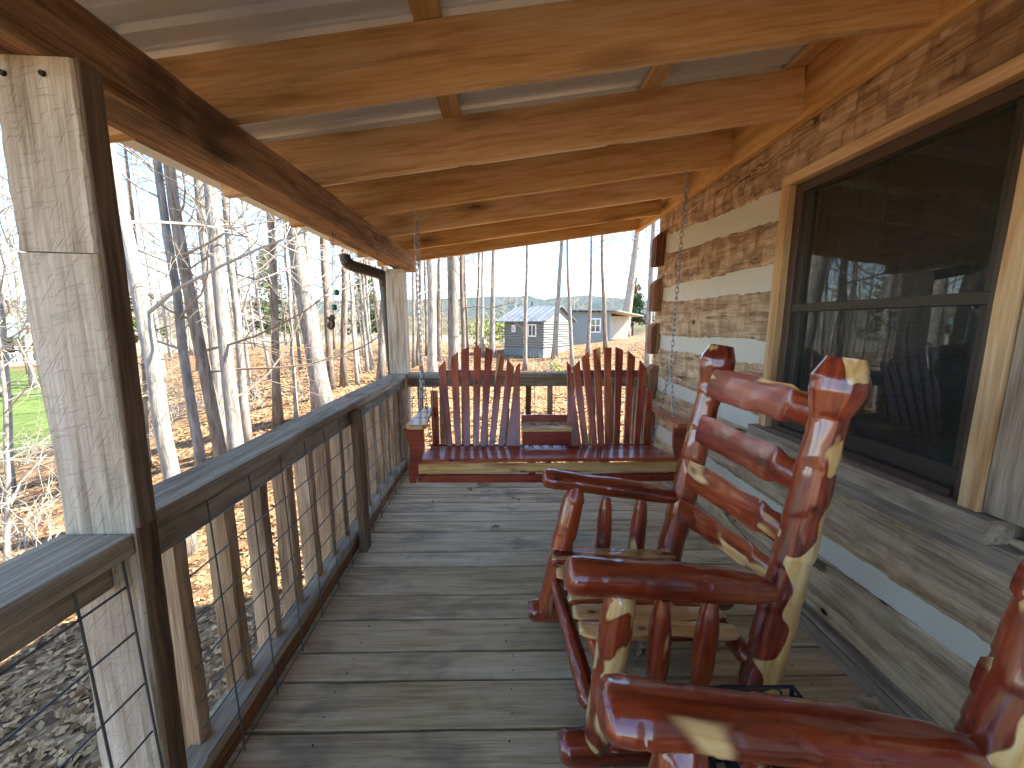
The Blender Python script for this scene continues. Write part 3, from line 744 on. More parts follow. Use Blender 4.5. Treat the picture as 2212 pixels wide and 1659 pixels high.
add('screen', mesh('screen', [(1.3885, 1.106, 0.864), (1.3885, 1.882, 0.864), (1.3885, 1.882, 1.972), (1.3885, 1.106, 1.972)], [(0, 3, 2, 1)]), None, win, screen_mat())
M_CURTAIN = plain('grey_curtain', '#5d5a54', 0.95)
def curtain(y0, y1, z0, z1, x):
    V = []; n = 60
    for i in range(n + 1):
        y = y0 + (y1 - y0) * i / n; xx = x + 0.02 * math.sin(i * 0.9) + 0.008 * math.sin(i * 2.3)
        V += [(xx, y, z0), (xx, y, z1)]
    F = [(2 * i, 2 * i + 1, 2 * i + 3, 2 * i + 2) for i in range(n)]
    add('curtain', mesh('curtain', V, F, True), None, win, M_CURTAIN)
curtain(1.66, 1.98, 0.80, 2.03, 1.56); curtain(1.03, 1.28, 0.80, 2.03, 1.56)

# ------------------------------------------------------------------ porch swing
swing = thing('porch_swing', 'red cedar two-seat porch swing with fan backs and a cup-holder console, hung on chains', 'porch swing', (0.27, 2.45, 0.43))
SYF, SYB = 2.20, 2.62
sx0, sx1 = at_y(905, 1000, SYF).x, at_y(1463, 1000, SYF).x
zt_ = 0.578
# seat slats run the whole width
ys = [SYF + 0.005, SYF + 0.085, SYF + 0.165, SYF + 0.245, SYF + 0.325]
for i, y in enumerate(ys):
    zz = zt_ - 0.012 - 0.045 * i / 4
    board('seat_slat', (sx0, y + 0.03, zz), (sx1, y + 0.03, zz), 0.066, 0.022, M_SWING_DARK if i % 2 else M_SWING, swing, wav=0.0008, seg=10, ch=0.003)
board('front_board', (sx0 + 0.002, SYF - 0.012, 0.527), (sx1, SYF - 0.012, 0.527), 0.058, 0.022, M_SWING_PALE, swing, up=(0, 1, 0), seg=8)
board('front_board', (sx0 - 0.004, SYF - 0.012, 0.462), (sx1 + 0.004, SYF - 0.012, 0.462), 0.046, 0.022, M_SWING_DARK, swing, up=(0, 1, 0), seg=8)
for x in (sx0 + 0.02, (sx0 + sx1) / 2, sx1 - 0.02, sx0 + 0.45, sx1 - 0.45):
    board('seat_support', (x, SYF + 0.002, 0.522), (x, SYB + 0.02, 0.475), 0.032, 0.06, M_SWING_DARK, swing, seg=3)
for x in (sx0 + 0.02, (sx0 + sx1) / 2 - 0.1, sx1 - 0.02):
    board('front_leg', (x, SYF + 0.012, 0.44), (x, SYF + 0.012, 0.55), 0.04, 0.024, M_SWING_DARK, swing, up=(0, 1, 0), seg=2)
def pc(x, y): return 848 + 0.3 * x, 700 + 0.3 * y
YB0, YB1 = 2.60, 2.80
def back_y(z): return YB0 + (YB1 - YB0) * (z - 0.5) / 0.72
def backpt(cx, cy):
    u, v = pc(cx, cy); p = at_y(u, v, 2.7)
    for _ in range(4): p = at_y(u, v, back_y(p.z))
    return p
def fan_slat(top, bot, w0, w1, slant, mat):
    a = backpt(*bot); b = backpt(*top)
    M, L = frame(a, b, (0, -1, 0))
    T = 0.02
    hw0, hw1 = w0 / 2, w1 / 2
    rnd = random.Random(ns())
    V = []; n = 8
    for i in range(n + 1):
        s = i / n; hw = hw0 + (hw1 - hw0) * s + rnd.uniform(-.001, .001)
        xl = L * s; xa = xl + (slant * 0.5 if i == n else 0); xb = xl - (slant * 0.5 if i == n else 0)
        V += [(xa, -hw, -T / 2), (xb, hw, -T / 2), (xb, hw, T / 2 - .002), (xb, hw - .002, T / 2), (xa, -hw + .002, T / 2), (xa, -hw, T / 2 - .002)]
    F = []
    for i in range(n):
        for j in range(6): F.append((i * 6 + j, i * 6 + (j + 1) % 6, (i + 1) * 6 + (j + 1) % 6, (i + 1) * 6 + j))
    F += [tuple(range(6)), tuple(n * 6 + j for j in reversed(range(6)))]
    F = [tuple(reversed(f)) for f in F]
    add('back_slat', mesh('back_slat', V, F), M, swing, mat)
LF = [((355, 292), (415, 925)), ((445, 225), (475, 925)), ((522, 180), (540, 925)), ((612, 173), (600, 925)), ((695, 180), (650, 925)), ((780, 218), (710, 925)), ((850, 282), (775, 925))]
RF = [((1320, 288), (1395, 925)), ((1385, 222), (1460, 925)), ((1468, 176), (1505, 925)), ((1548, 171), (1550, 925)), ((1632, 178), (1610, 925)), ((1720, 218), (1680, 925)), ((1803, 290), (1750, 925))]
SLN = [0.052, 0.040, 0.020, 0.0, -0.020, -0.040, -0.052]
rs = random.Random(5)
for S in (LF, RF):
    for i, (t_, b_) in enumerate(S):
        fan_slat(t_, b_, 0.040, 0.055, SLN[i], rs.choice([M_SWING, M_SWING, M_SWING, M_SWING_DARK]) if i not in (3,) else M_SWING)
fan_slat((903, 292), (868, 925), 0.10, 0.026, 0.035, M_SWING); fan_slat((1268, 288), (1312, 925), 0.10, 0.026, -0.035, M_SWING)
for S, in ((LF,), (RF,)):
    a = backpt(S[0][0][0] - 12, 360); b = backpt(S[6][0][0] + 12, 360)
    board('back_rail', a + Vector((0, 0.024, 0)), b + Vector((0, 0.024, 0)), 0.05, 0.022, M_SWING_DARK, swing, up=(0, 1, 0), seg=4)
a = backpt(270, 900); b = backpt(1870, 895)
board('back_rail', a + Vector((0, 0.026, 0)), b + Vector((0, 0.026, 0)), 0.05, 0.024, M_SWING_DARK, swing, up=(0, 1, 0), seg=8)
# console with two cup holes between the seats
cz0, cz1 = at_y(*pc(1100, 870), 2.5).z, at_y(*pc(1100, 775), 2.5).z
ca, cb = at_y(*pc(935, 800), 2.5).x, at_y(*pc(1285, 800), 2.5).x
board('console_front', (ca, 2.50, (cz0 + cz1) / 2), (cb, 2.50, (cz0 + cz1) / 2), cz1 - cz0, 0.022, M_SWING_DARK, swing, up=(0, 1, 0), seg=4)
def console_top():
    V = []; F = []
    x0, x1, y0, y1, z1, th = ca - 0.004, cb + 0.004, 2.488, 2.66, cz1 + 0.03, 0.026
    cx = [(x0 * 0.70 + x1 * 0.30), (x0 * 0.30 + x1 * 0.70)]; cy = 2.585; rr = 0.042; n = 16
    xs = [x0, (x0 + x1) / 2, x1]
    for h in range(2):
        sq = [(xs[h], y0), (xs[h + 1], y0), (xs[h + 1], y1), (xs[h], y1)]
        ring = [(cx[h] + rr * math.cos(2 * math.pi * i / n - 2.356), cy + rr * math.sin(2 * math.pi * i / n - 2.356)) for i in range(n)]
        for z in (z1, z1 - th):
            o = len(V); V += [(x, y, z) for x, y in sq] + [(x, y, z) for x, y in ring]
            q = n // 4
            for k in range(4):
                for j in range(q): F.append((o + k, o + 4 + (k * q + j + 1) % n, o + 4 + (k * q + j) % n))
                F.append((o + k, o + (k + 1) % 4, o + 4 + ((k + 1) * q) % n))
        t0 = len(V) - 2 * (4 + n); b0 = t0 + 4 + n
        for j in range(n): F.append((t0 + 4 + j, t0 + 4 + (j + 1) % n, b0 + 4 + (j + 1) % n, b0 + 4 + j))
        for k in range(4): F.append((t0 + k, b0 + k, b0 + (k + 1) % 4, t0 + (k + 1) % 4))
    add('console_top', mesh('console_top', V, F), None, swing, M_SWING_PALE, label='pale console top with two cup holes')
console_top()
for x in (ca + 0.012, cb - 0.012):
    board('console_side', (x, 2.512, (cz0 + cz1) / 2), (x, 2.66, (cz0 + cz1) / 2), 0.02, cz1 - cz0 - 0.01, M_SWING_DARK, swing, seg=2)
board('console_back', (ca, 2.665, cz1 + 0.05), (cb, 2.665, cz1 + 0.05), 0.05, 0.02, M_SWING_DARK, swing, up=(0, 1, 0), seg=3)
for i in range(5):
    x = ca + 0.025 + (cb - ca - 0.05) * i / 4
    board('console_slat', (x, 2.47, cz0 - 0.022 - 0.012), (x, 2.66, cz0 - 0.022), 0.045, 0.018, M_SWING, swing, seg=2)
# arms, brackets, rear posts
def plate(name, pts, y0, y1, mat):
    n = len(pts)
    V = [(x, y0, z) for x, z in pts] + [(x, y1, z) for x, z in pts]
    F = [tuple(range(n)), tuple(reversed(range(n, 2 * n)))] + [(i, n + i, n + (i + 1) % n, (i + 1) % n) for i in range(n)]
    me = mesh(name, V, F); return add(name, me, None, swing, mat)
for s, xo in ((1, at_y(880, 925, SYF).x), (-1, at_y(1491, 925, SYF).x)):
    xi = xo + s * 0.115
    za = at_y(900, 918, SYF).z
    outl = [(xo, SYF - 0.02), (xo + s * 0.03, SYF - 0.045), (xi - s * 0.02, SYF - 0.045), (xi, SYF - 0.02), (xi - s * 0.02, SYF + 0.16), (xi - s * 0.045, SYB + 0.02), (xo + s * 0.012, SYB + 0.02), (xo, SYF + 0.2)]
    V = [(x, y, za + 0.010) for x, y in outl] + [(x, y, za - 0.016) for x, y in outl]; n = len(outl)
    F = [tuple(range(n)), tuple(reversed(range(n, 2 * n)))] + [(i, n + i, n + (i + 1) % n, (i + 1) % n) for i in range(n)]
    if s > 0: F = [tuple(reversed(f)) for f in F]
    add('armrest', mesh('armrest', V, F), None, swing, M_SWING_PALE if s > 0 else M_SWING)
    zz = za - 0.017
    pts = []
    N = 10
    left = []; right = []
    for i in range(N + 1):
        t_ = i / N; z = zz + (0.43 - zz) * t_
        c = xo + s * (0.030 + 0.012 * math.sin(t_ * 5.2)); w = 0.040 * (1 - t_) ** 0.6 + 0.018
        left.append((c - s * (w - 0.016 * math.sin(t_ * 3.14)), z)); right.append((c + s * w, z))
    plate('arm_bracket', left + right[::-1], SYF + 0.0, SYF + 0.026, M_SWING_DARK)
    board('rear_post', (xi - s * 0.035, SYB + 0.035, 0.47), (xi - s * 0.04, SYB + 0.06, za + 0.12), 0.05, 0.024, M_SWING, swing, up=(0, 1, 0), seg=4)
# chains
def chain_geo(p0, p1, pitch=0.033, r=0.0027, w=0.0095, slack=0.0):
    p0 = np.array(p0, float); p1 = np.array(p1, float)
    L = np.linalg.norm(p1 - p0); n = max(1, int(round(L / pitch)))
    d = (p1 - p0) / L; ref = np.array([0, 1.0, 0]) if abs(d[1]) < 0.8 else np.array([1.0, 0, 0])
    a = np.cross(d, ref); a /= np.linalg.norm(a); b = np.cross(d, a)
    parts = []
    hl = pitch * 0.5 + 2 * r; 
    for i in range(n):
        c = p0 + (p1 - p0) * (i + 0.5) / n
        s1 = (a + b) / 1.414 if i % 2 else (a - b) / 1.414
        pts = []
        st = hl - w
        for k in range(10):
            th = 2 * math.pi * k / 10
            pts.append(c + d * ((st if math.sin(th) > 0 else -st) * (1 if abs(math.sin(th)) > 1e-6 else 0) + w * math.sin(th)) + s1 * (w * math.cos(th)))
        parts.append(tube_np(pts, [r] * 10, 5, closed=True))
    return parts
HL = Vector((at_y(895, 452, 2.43).x, 2.43, 2.035)); HR = Vector((at_y(1483, 374, 2.43).x, 2.43, zb(1.07) - 0.001))
for H_, s, aw in ((HL, 1, at_y(880, 925, SYF).x + 0.05), (HR, -1, at_y(1491, 925, SYF).x - 0.05)):
    sp = Vector((H_.x + (aw - H_.x) * 0.7, 2.43, 1.10))
    hk = [H_ + Vector((0, 0, 0.02)), H_ + Vector((0, 0, -0.02))]
    th = np.linspace(0, 2 * math.pi, 13)[:-1]
    ringp = [tuple(H_ + Vector((0.013 * math.cos(q), 0, -0.03 + 0.013 * math.sin(q)))) for q in th]
    V, F = join([tube_np(hk, [0.004, 0.004], 6), tube_np(ringp, [0.0035] * 12, 6, closed=True)])
    add('eye_bolt', mesh('eye_bolt', V, F, True), None, swing, M_CHAIN)
    sp2 = [(H_ + Vector((0, 0, -0.045)), sp)]
    for p, q in sp2:
        V, F = join(chain_geo(p, q)); add('chain', mesh('chain', V, F, True), None, swing, M_CHAIN)
    # doubled tail near the top
    V, F = join(chain_geo(H_ + Vector((0.012, 0.006, -0.05)), H_ + Vector((0.016, 0.008, -0.32)))); add('chain', mesh('chain', V, F, True), None, swing, M_CHAIN)
    fx = aw; 
    for q in (Vector((fx, SYF + 0.03, 0.52)), Vector((fx + s * 0.005, SYB + 0.01, 0.50))):
        V, F = join(chain_geo(sp, q)); add('chain', mesh('chain', V, F, True), None, swing, M_CHAIN)

# ------------------------------------------------------------------ log rocking chairs
def log_geo(L, prof, seed, n=26, step=0.008, facet=0.075, turns=4.2, bend=(0.0, 0.0), flat=1.0, lump=0.07):
    r = random.Random(seed); rings = max(8, int(L / step))
    S = np.linspace(0, 1, rings + 1)
    rad = np.interp(S * L, [p[0] for p in prof], [p[1] for p in prof])
    th = np.arange(n) * 2 * math.pi / n
    ph = r.uniform(0, 1); sgn = r.choice((-1, 1)); ofs = r.uniform(0, 50)
    V = np.empty((rings + 1, n, 3))
    for i, s in enumerate(S):
        for j, a in enumerate(th):
            q = s * turns * L / 0.6 + sgn * a / (2 * math.pi) + ph + 0.35 * mnoise.noise((s * L * 9 + ofs, math.cos(a), math.sin(a)))
            fr = q - math.floor(q)
            k = 1 + facet * (0.5 - fr) + lump * mnoise.noise((s * L * 7 + ofs, 1.3 * math.cos(a), 1.3 * math.sin(a) + 9))
            R = rad[i] * k
            V[i, j] = (s * L, R * math.cos(a) + bend[0] * math.sin(math.pi * s), R * math.sin(a) * flat + bend[1] * math.sin(math.pi * s))
    F = []
    for i in range(rings):
        for j in range(n):
            k = (j + 1) % n; F.append((i * n + j, i * n + k, (i + 1) * n + k, (i + 1) * n + j))
    F.append(tuple(range(n - 1, -1, -1))); F.append(tuple(rings * n + j for j in range(n)))
    return V.reshape(-1, 3), F
def log(name, p0, p1, prof, mat, parent, up=(0, 0, 1), **kw):
    M, L = frame(p0, p1, up)
    V, F = log_geo(L, prof(L) if callable(prof) else prof, ns(), **kw)
    me = mesh(name, V, F, True); me.set_sharp_from_angle(angle=RAD(38))
    return add(name, me, M, parent, mat)
def even(r0, r1, tip0=0.5, tip1=0.5, t=0.02):
    return lambda L: [(0, r0 * tip0), (t, r0), (L * 0.5, (r0 + r1) / 2 * 1.03), (L - t, r1), (L, r1 * tip1)]
def half_slat(name, p0, p1, w, t, mat, parent, up, seed, tenon=0.0):
    M, L = frame(p0, p1, up); r = random.Random(seed)
    V = []; F = []; n = 34; ph = r.uniform(0, 6); m = 10; k = m + 4
    for i in range(n + 1):
        s = i / n; x = L * s
        e = min(1, s / 0.10); e2 = min(1, (1 - s) / 0.10) if not tenon else 1.0
        ww = w * (0.55 + 0.45 * math.sqrt(e)) * (0.55 + 0.45 * math.sqrt(e2)) * (1 + 0.05 * math.sin(x * 19 + ph) + 0.025 * math.sin(x * 47))
        tt = t * (0.7 + 0.3 * e); dome = 0.003
        if tenon and s > 1 - tenon:
            q = min(1, (s - 1 + tenon) / 0.03); ww = ww * (1 - 0.22 * q); dome = 0.003 + q * ww * 0.24; tt = tt * (1 - q) + ww * 0.5 * q
        arc = [(-ww / 2 * math.cos(math.pi * j / (m - 1)), -tt * math.sin(math.pi * j / (m - 1)) * 0.9) for j in range(m)]
        topc = [(ww / 2, 0.0), (ww * 0.28, dome), (-ww * 0.28, dome), (-ww / 2, 0.0)]
        V += [(x, y, z) for y, z in arc + topc]
    for i in range(n):
        o, q = i * k, (i + 1) * k
        for j in range(m - 1): F.append((o + j, o + j + 1, q + j + 1, q + j))
        for j in range(m, m + 3): F.append((o + j, o + j + 1, q + j + 1, q + j))
    F += [tuple(reversed(range(k))), tuple(n * k + j for j in range(k))]
    me = mesh(name, V, F, True)
    return add(name, me, M, parent, mat)
def rocking_chair(dy, label, seed, bx=0.0):
    rnd = random.Random(seed)
    D = Vector((0, dy, 0))
    def P(x, y, z): return Vector((x, y, z)) + D
    t = thing('rocking_chair', label, 'rocking chair', (0.55, 1.34 + dy, 0.0), group='log rocking chairs against the cabin wall')
    def postprof(L):
        return [(0, 0.040), (0.03, 0.054), (0.25, 0.055), (0.6, 0.052), (L - 0.26, 0.049), (L - 0.17, 0.050), (L - 0.095, 0.068), (L - 0.055, 0.067), (L - 0.006, 0.048), (L, 0.046)]
    log('back_post', P(0.785 + bx, 1.055, 0.09), P(0.955 + bx * 1.4, 1.062, 1.275), postprof, M_CEDAR_SAP if seed == 1 else M_CEDAR_LOG, t)
    log('back_post', P(0.705 + bx, 1.612, 0.09), P(0.925 + bx * 1.4, 1.632, 1.278), postprof, M_CEDAR_LOG if seed == 1 else M_CEDAR_MID, t)
    armp = lambda L: [(0, 0.036), (0.012, 0.054), (0.05, 0.060), (0.15, 0.055), (L * 0.6, 0.056), (L - 0.08, 0.047), (L - 0.02, 0.036), (L, 0.030)]
    log('armrest', P(0.178, 1.035, 0.640), P(0.825 + bx, 1.055, 0.565), armp, M_CEDAR_RED, t, flat=0.95, facet=0.05, bend=(0, 0.006))
    log('armrest', P(0.170, 1.648, 0.690), P(0.800 + bx, 1.625, 0.595), armp, M_CEDAR_RED, t, flat=0.72, facet=0.05, bend=(0, 0.004))
    legp = lambda L: [(0, 0.030), (0.05, 0.043), (L * 0.3, 0.045), (L * 0.7, 0.050), (L - 0.06, 0.046), (L - 0.01, 0.030), (L, 0.028)]
    log('front_leg', P(0.275, 0.995, 0.085), P(0.350, 1.035, 0.62), legp, M_CEDAR_MID, t)
    log('front_leg', P(0.180, 1.560, 0.075), P(0.322, 1.625, 0.665), legp, M_CEDAR_LOG, t)
    # rockers
    for y, x0, x1 in ((1.00, 0.165, 1.10), (1.575, 0.105, 1.06)):
        y1 = y + 0.05
        log('rocker', P(x0, y, 0.085), P(x1, y1, 0.095), lambda L: [(0, 0.034), (0.02, 0.048), (L * 0.5, 0.050), (L - 0.02, 0.046), (L, 0.032)], M_CEDAR_RED, t, bend=(0, -0.030), facet=0.05)
    # rails, spindles
    sp = lambda L: [(0, 0.016), (0.06, 0.030), (L * 0.35, 0.035), (L * 0.7, 0.033), (L - 0.05, 0.028), (L, 0.018)]
    for ya, zt, xs in ((1.045, 0.56, ((0.475, 0.465), (0.625, 0.600))), (1.628, 0.61, ((0.455, 0.440), (0.615, 0.590)))):
        for xt, xb in xs:
            log('arm_spindle', P(xb, ya - 0.01, 0.235), P(xt, ya, zt - 0.01), sp, rnd.choice([M_CEDAR_LOG, M_CEDAR_RED]), t)
    log('side_rail', P(0.300, 1.005, 0.205), P(0.775 + bx, 1.050, 0.200), even(0.034, 0.034), M_CEDAR_RED, t)
    log('side_rail', P(0.230, 1.565, 0.205), P(0.705 + bx, 1.610, 0.200), even(0.034, 0.034), M_CEDAR_RED, t)
    log('front_stretcher', P(0.222, 1.545, 0.245), P(0.268, 1.035, 0.185), even(0.026, 0.034, 0.6, 0.6), M_CEDAR_RED, t, turns=9)
    log('seat_rail', P(0.255, 1.580, 0.335), P(0.305, 1.035, 0.335), even(0.030, 0.030), M_CEDAR_RED, t)
    log('seat_rail', P(0.745, 1.605, 0.315), P(0.775, 1.060, 0.315), even(0.030, 0.030), M_CEDAR_RED, t)
    # seat of half-log slats
    n = 7
    for i in range(n):
        f = (i + 0.5) / n
        yy = 1.085 + 0.50 * f
        half_slat('seat_slat', P(0.245 - 0.05 * f + rnd.uniform(-.01, .01), yy, 0.392), P(0.775 - 0.03 * f, yy + 0.01, 0.362), 0.073, 0.036, M_CEDAR_SEAT, t, (0, 0, 1), ns())
    # back slats, flat faces to the front
    for zf, zn, w in ((1.130, 1.115, 0.125), (0.935, 0.910, 0.118), (0.735, 0.735, 0.112), (0.565, 0.600, 0.090)):
        xf = 0.705 + (zf - 0.09) / 1.188 * 0.22; xn = 0.785 + (zn - 0.09) / 1.185 * 0.17
        half_slat('back_slat', P(xf - 0.042 + bx * 1.2, 1.662, zf), P(xn - 0.012 + bx * 1.2, 1.055, zn), w, 0.040, rnd.choice([M_CEDAR_RED, M_CEDAR_LOG]), t, (-1, -0.25, 0.2), ns(), tenon=0.22)
    return t
rocking_chair(0.0, 'varnished red and cream cedar log rocking chair, its back below the window, facing the railing', 1)
rocking_chair(-1.055, 'varnished cedar log rocking chair seen only by one armrest and one back post', 2, 0.07)

# ------------------------------------------------------------------ wire plant stand between the chairs
def plant_stand():
    t = thing('plant_stand', 'low dark steel wire stand with dead leaves between the rocking chairs', 'plant stand', (0.62, 0.82, 0))
    x0, x1, y0, y1, z0, z1 = 0.47, 0.805, 0.66, 0.925, 0.305, 0.365
    ln = []
    def seg(a, b, r=0.004): ln.append(wire_geo([a, b], r, 6))
    c = [(x0, y0), (x1, y0), (x1, y1), (x0, y1)]
    parts = {'top_rim': [], 'lower_rim': [], 'leg': []}
    for i in range(4):
        a, b = c[i], c[(i + 1) % 4]
        V, F = wire_geo([(a[0], a[1], z1), (b[0], b[1], z1)], 0.0045); add('rim', mesh('rim', V, F), None, t, M_BLACKMETAL)
        V, F = wire_geo([(a[0], a[1], z0), (b[0], b[1], z0)], 0.004); add('rim', mesh('rim', V, F), None, t, M_BLACKMETAL)
        V, F = wire_geo([(a[0], a[1], z1), (a[0], a[1], z0), (a[0] + (a[0] - 0.64) * 0.06, a[1] + (a[1] - 0.79) * 0.06, 0.003)], 0.006); add('leg', mesh('leg', V, F), None, t, M_BLACKMETAL)
        # scrolls
        for k in range(3):
            f0 = (k + 0.5) / 3
            cx, cy = a[0] + (b[0] - a[0]) * f0, a[1] + (b[1] - a[1]) * f0
            dx, dy = (b[0] - a[0]), (b[1] - a[1]); l = math.hypot(dx, dy); dx /= l; dy /= l
            pts = [(cx + dx * 0.04 * math.cos(q) * (1 - q / 9), cy + dy * 0.04 * math.cos(q) * (1 - q / 9), (z0 + z1) / 2 + 0.026 * math.sin(q)) for q in np.linspace(0, 5.5, 14)]
            V, F = wire_geo(pts, 0.0025, 5); add('scroll', mesh('scroll', V, F), None, t, M_BLACKMETAL)
    for k in range(6):
        x = x0 + (x1 - x0) * (k + 0.5) / 6
        board('shelf_slat', (x, y0, z0 - 0.004), (x, y1, z0 - 0.004), 0.034, 0.005, M_BLACKMETAL, t, seg=1, wav=0, ch=0.001)
    for i in range(4):
        a, b = c[i], c[(i + 1) % 4]
        V, F = wire_geo([(a[0], a[1], 0.12), (b[0], b[1], 0.12)], 0.004); add('rim', mesh('rim', V, F), None, t, M_BLACKMETAL)
plant_stand()

# ------------------------------------------------------------------ fallen oak leaves
def leaf_mats():
    out = []
    for i, (a, b) in enumerate((('#8a6238', '#b98a55'), ('#6d4526', '#a06a3d'), ('#a58a66', '#cbb593'))):
        t = NT('dry_oak_leaf_' + 'abc'[i]); c = t.coords()
        t.color(t.ramp(t.noise(c, 40, 4, 0.6), [(0.3, lin(a)), (0.7, lin(b))])); t.rough(0.7)
        out.append(t.m)
    return out
M_LEAF = leaf_mats()
def oak_leaf_geo(L, seed, curl=0.5):
    r = random.Random(seed); n = 22; V = []; F = []
    for i in range(n + 1):
        s = i / n
        lob = 0.55 + 0.45 * math.cos(s * 6.28 * 3.5 + 0.4)
        w = L * 0.34 * math.sin(math.pi * min(1, s * 1.02)) ** 0.7 * (0.45 + 0.55 * lob) * (0.6 + 0.6 * s) if s > 0.12 else L * 0.012
        x = L * s; zc = curl * L * 0.22 * math.sin(s * 2.6 + r.random() * 0.2)
        cu = curl * 0.9
        for k in (-1, -0.5, 0, 0.5, 1):
            V.append((x, w * k * math.cos(cu * k * 0.9), zc + w * abs(k) * math.sin(cu * abs(k)) * 0.8 + r.uniform(-.001, .001)))
    for i in range(n):
        for j in range(4): F.append((i * 5 + j, i * 5 + j + 1, (i + 1) * 5 + j + 1, (i + 1) * 5 + j))
    return V, F
def lay_leaf(x, y, z, L, ang, seed, mat, label, tilt=0.0):
    V, F = oak_leaf_geo(L, seed, 0.55)
    z -= min(v[2] for v in V) - 0.001
    M = Matrix.Translation((x, y, z)) @ Matrix.Rotation(ang, 4, 'Z') @ Matrix.Rotation(tilt, 4, 'X')
    add('oak_leaf', mesh('oak_leaf', V, F, True), M, None, mat, label=label, cat='leaf', group='dry leaves blown onto the porch')
pt = at_z(1028, 1052, 0); lay_leaf(pt.x, pt.y, 0, 0.17, 0.6, 1, M_LEAF[0], 'large tan oak leaf on the deck boards in front of the swing')
pt = at_z(1020, 1062, 0); lay_leaf(pt.x, pt.y, 0, 0.08, 2.2, 2, M_LEAF[1], 'small curled dark leaf touching the large tan leaf below the swing')
for k, (u, v, L, a) in enumerate(((1102, 1079, 0.05, 0.3), (1122, 1083, 0.045, 1.9), (1172, 1079, 0.06, 4.0), (1058, 1143, 0.075, 0.2), (935, 1087, 0.04, 2.0), (1390, 1137, 0.05, 1.0))):
    pt = at_z(u, v, 0); lay_leaf(pt.x, pt.y, 0, L, a, 10 + k, M_LEAF[k % 3], 'small dry brown leaf lying on the grey deck boards')
pt = at_z(1872, 1518, 0); lay_leaf(pt.x - 0.04, pt.y + 0.03, 0, 0.12, -0.9, 30, M_LEAF[2], 'pale tan oak leaf on the deck by the cabin base board')
lay_leaf(0.60, 0.78, 0.307, 0.12, 0.4, 33, M_LEAF[0], 'tan oak leaf resting on the wire plant stand')
lay_leaf(0.70, 0.86, 0.307, 0.10, 2.4, 34, M_LEAF[1], 'brown curled leaf resting on the wire plant stand shelf')
pt = at_z(1375, 1425, 0); lay_leaf(pt.x, pt.y, 0, 0.10, 1.2, 35, M_LEAF[2], 'pale dry leaf on the deck under the rocking chair seat')

# ------------------------------------------------------------------ hanging ornament
def ornament():
    y = at_z(718, 501, 1.85).y
    x = at_z(718, 501, 1.85).x
    t = thing('hanging_ornament', 'garden chime with two green glass balls and a rusty bear plaque hung from the beam', 'wind chime', (x, y, 1.85))
    M_G = plain('green_glass_ball', '#1f7a45', 0.08, coat=1.0); M_R = plain('rusty_plate', '#4b3b33', 0.6, metal=0.4, nz=0.4, nscale=25)
    M_C = plain('copper_plate', '#8a6248', 0.5, metal=0.4)
    def wp(u, v): p = at_y(u, v, y); return p
    ln = [(x, y, 1.85), (wp(727, 630).x, y, wp(727, 630).z), (wp(723, 660).x, y, wp(723, 660).z), (wp(717, 675).x, y, wp(717, 675).z)]
    V, F = wire_geo(ln, 0.0012, 4); add('cord', mesh('cord', V, F), None, t, M_BLACKMETAL)
    hookp = [(x, y, 1.86), (x, y, 1.838), (x + 0.008, y, 1.83), (x + 0.016, y, 1.838), (x + 0.016, y, 1.848)]
    V, F = wire_geo(hookp, 0.002, 5); add('hook', mesh('hook', V, F), None, t, M_NAIL)
    for u, v in ((727, 632), (722, 664)):
        c = wp(u, v); r = 0.0165; parts = []
        P = [(c.x, c.y, c.z + r * math.cos(a)) for a in np.linspace(0.05, math.pi - 0.05, 10)]
        V, F = tube_np(P, [r * math.sin(a) for a in np.linspace(0.05, math.pi - 0.05, 10)], 14)
        add('glass_ball', mesh('glass_ball', V, F, True), None, t, M_G)
    # flat cut-out of a seated bear: two thick layered plates
    def plate3(name, pix, d, m):
        pts = [wp(*q) for q in pix]; n = len(pts)
        V = [(p.x, y - d, p.z) for p in pts] + [(p.x, y - d + 0.006, p.z) for p in pts]
        F = [tuple(range(n)), tuple(reversed(range(n, 2 * n)))] + [(i, n + i, n + (i + 1) % n, (i + 1) % n) for i in range(n)]
        add(name, mesh(name, V, F), None, t, m)
    plate3('body_plate', [(717, 679), (722, 681), (724, 687), (722, 692), (724, 698), (723, 706), (717, 713), (710, 711), (706, 704), (708, 698), (711, 694), (709, 690), (706, 687), (708, 684), (711, 686), (713, 681)], 0.0, M_R)
    plate3('trim_plate', [(714, 695), (717, 694), (720, 702), (717, 708), (714, 707), (716, 701)], 0.008, M_C)
ornament()

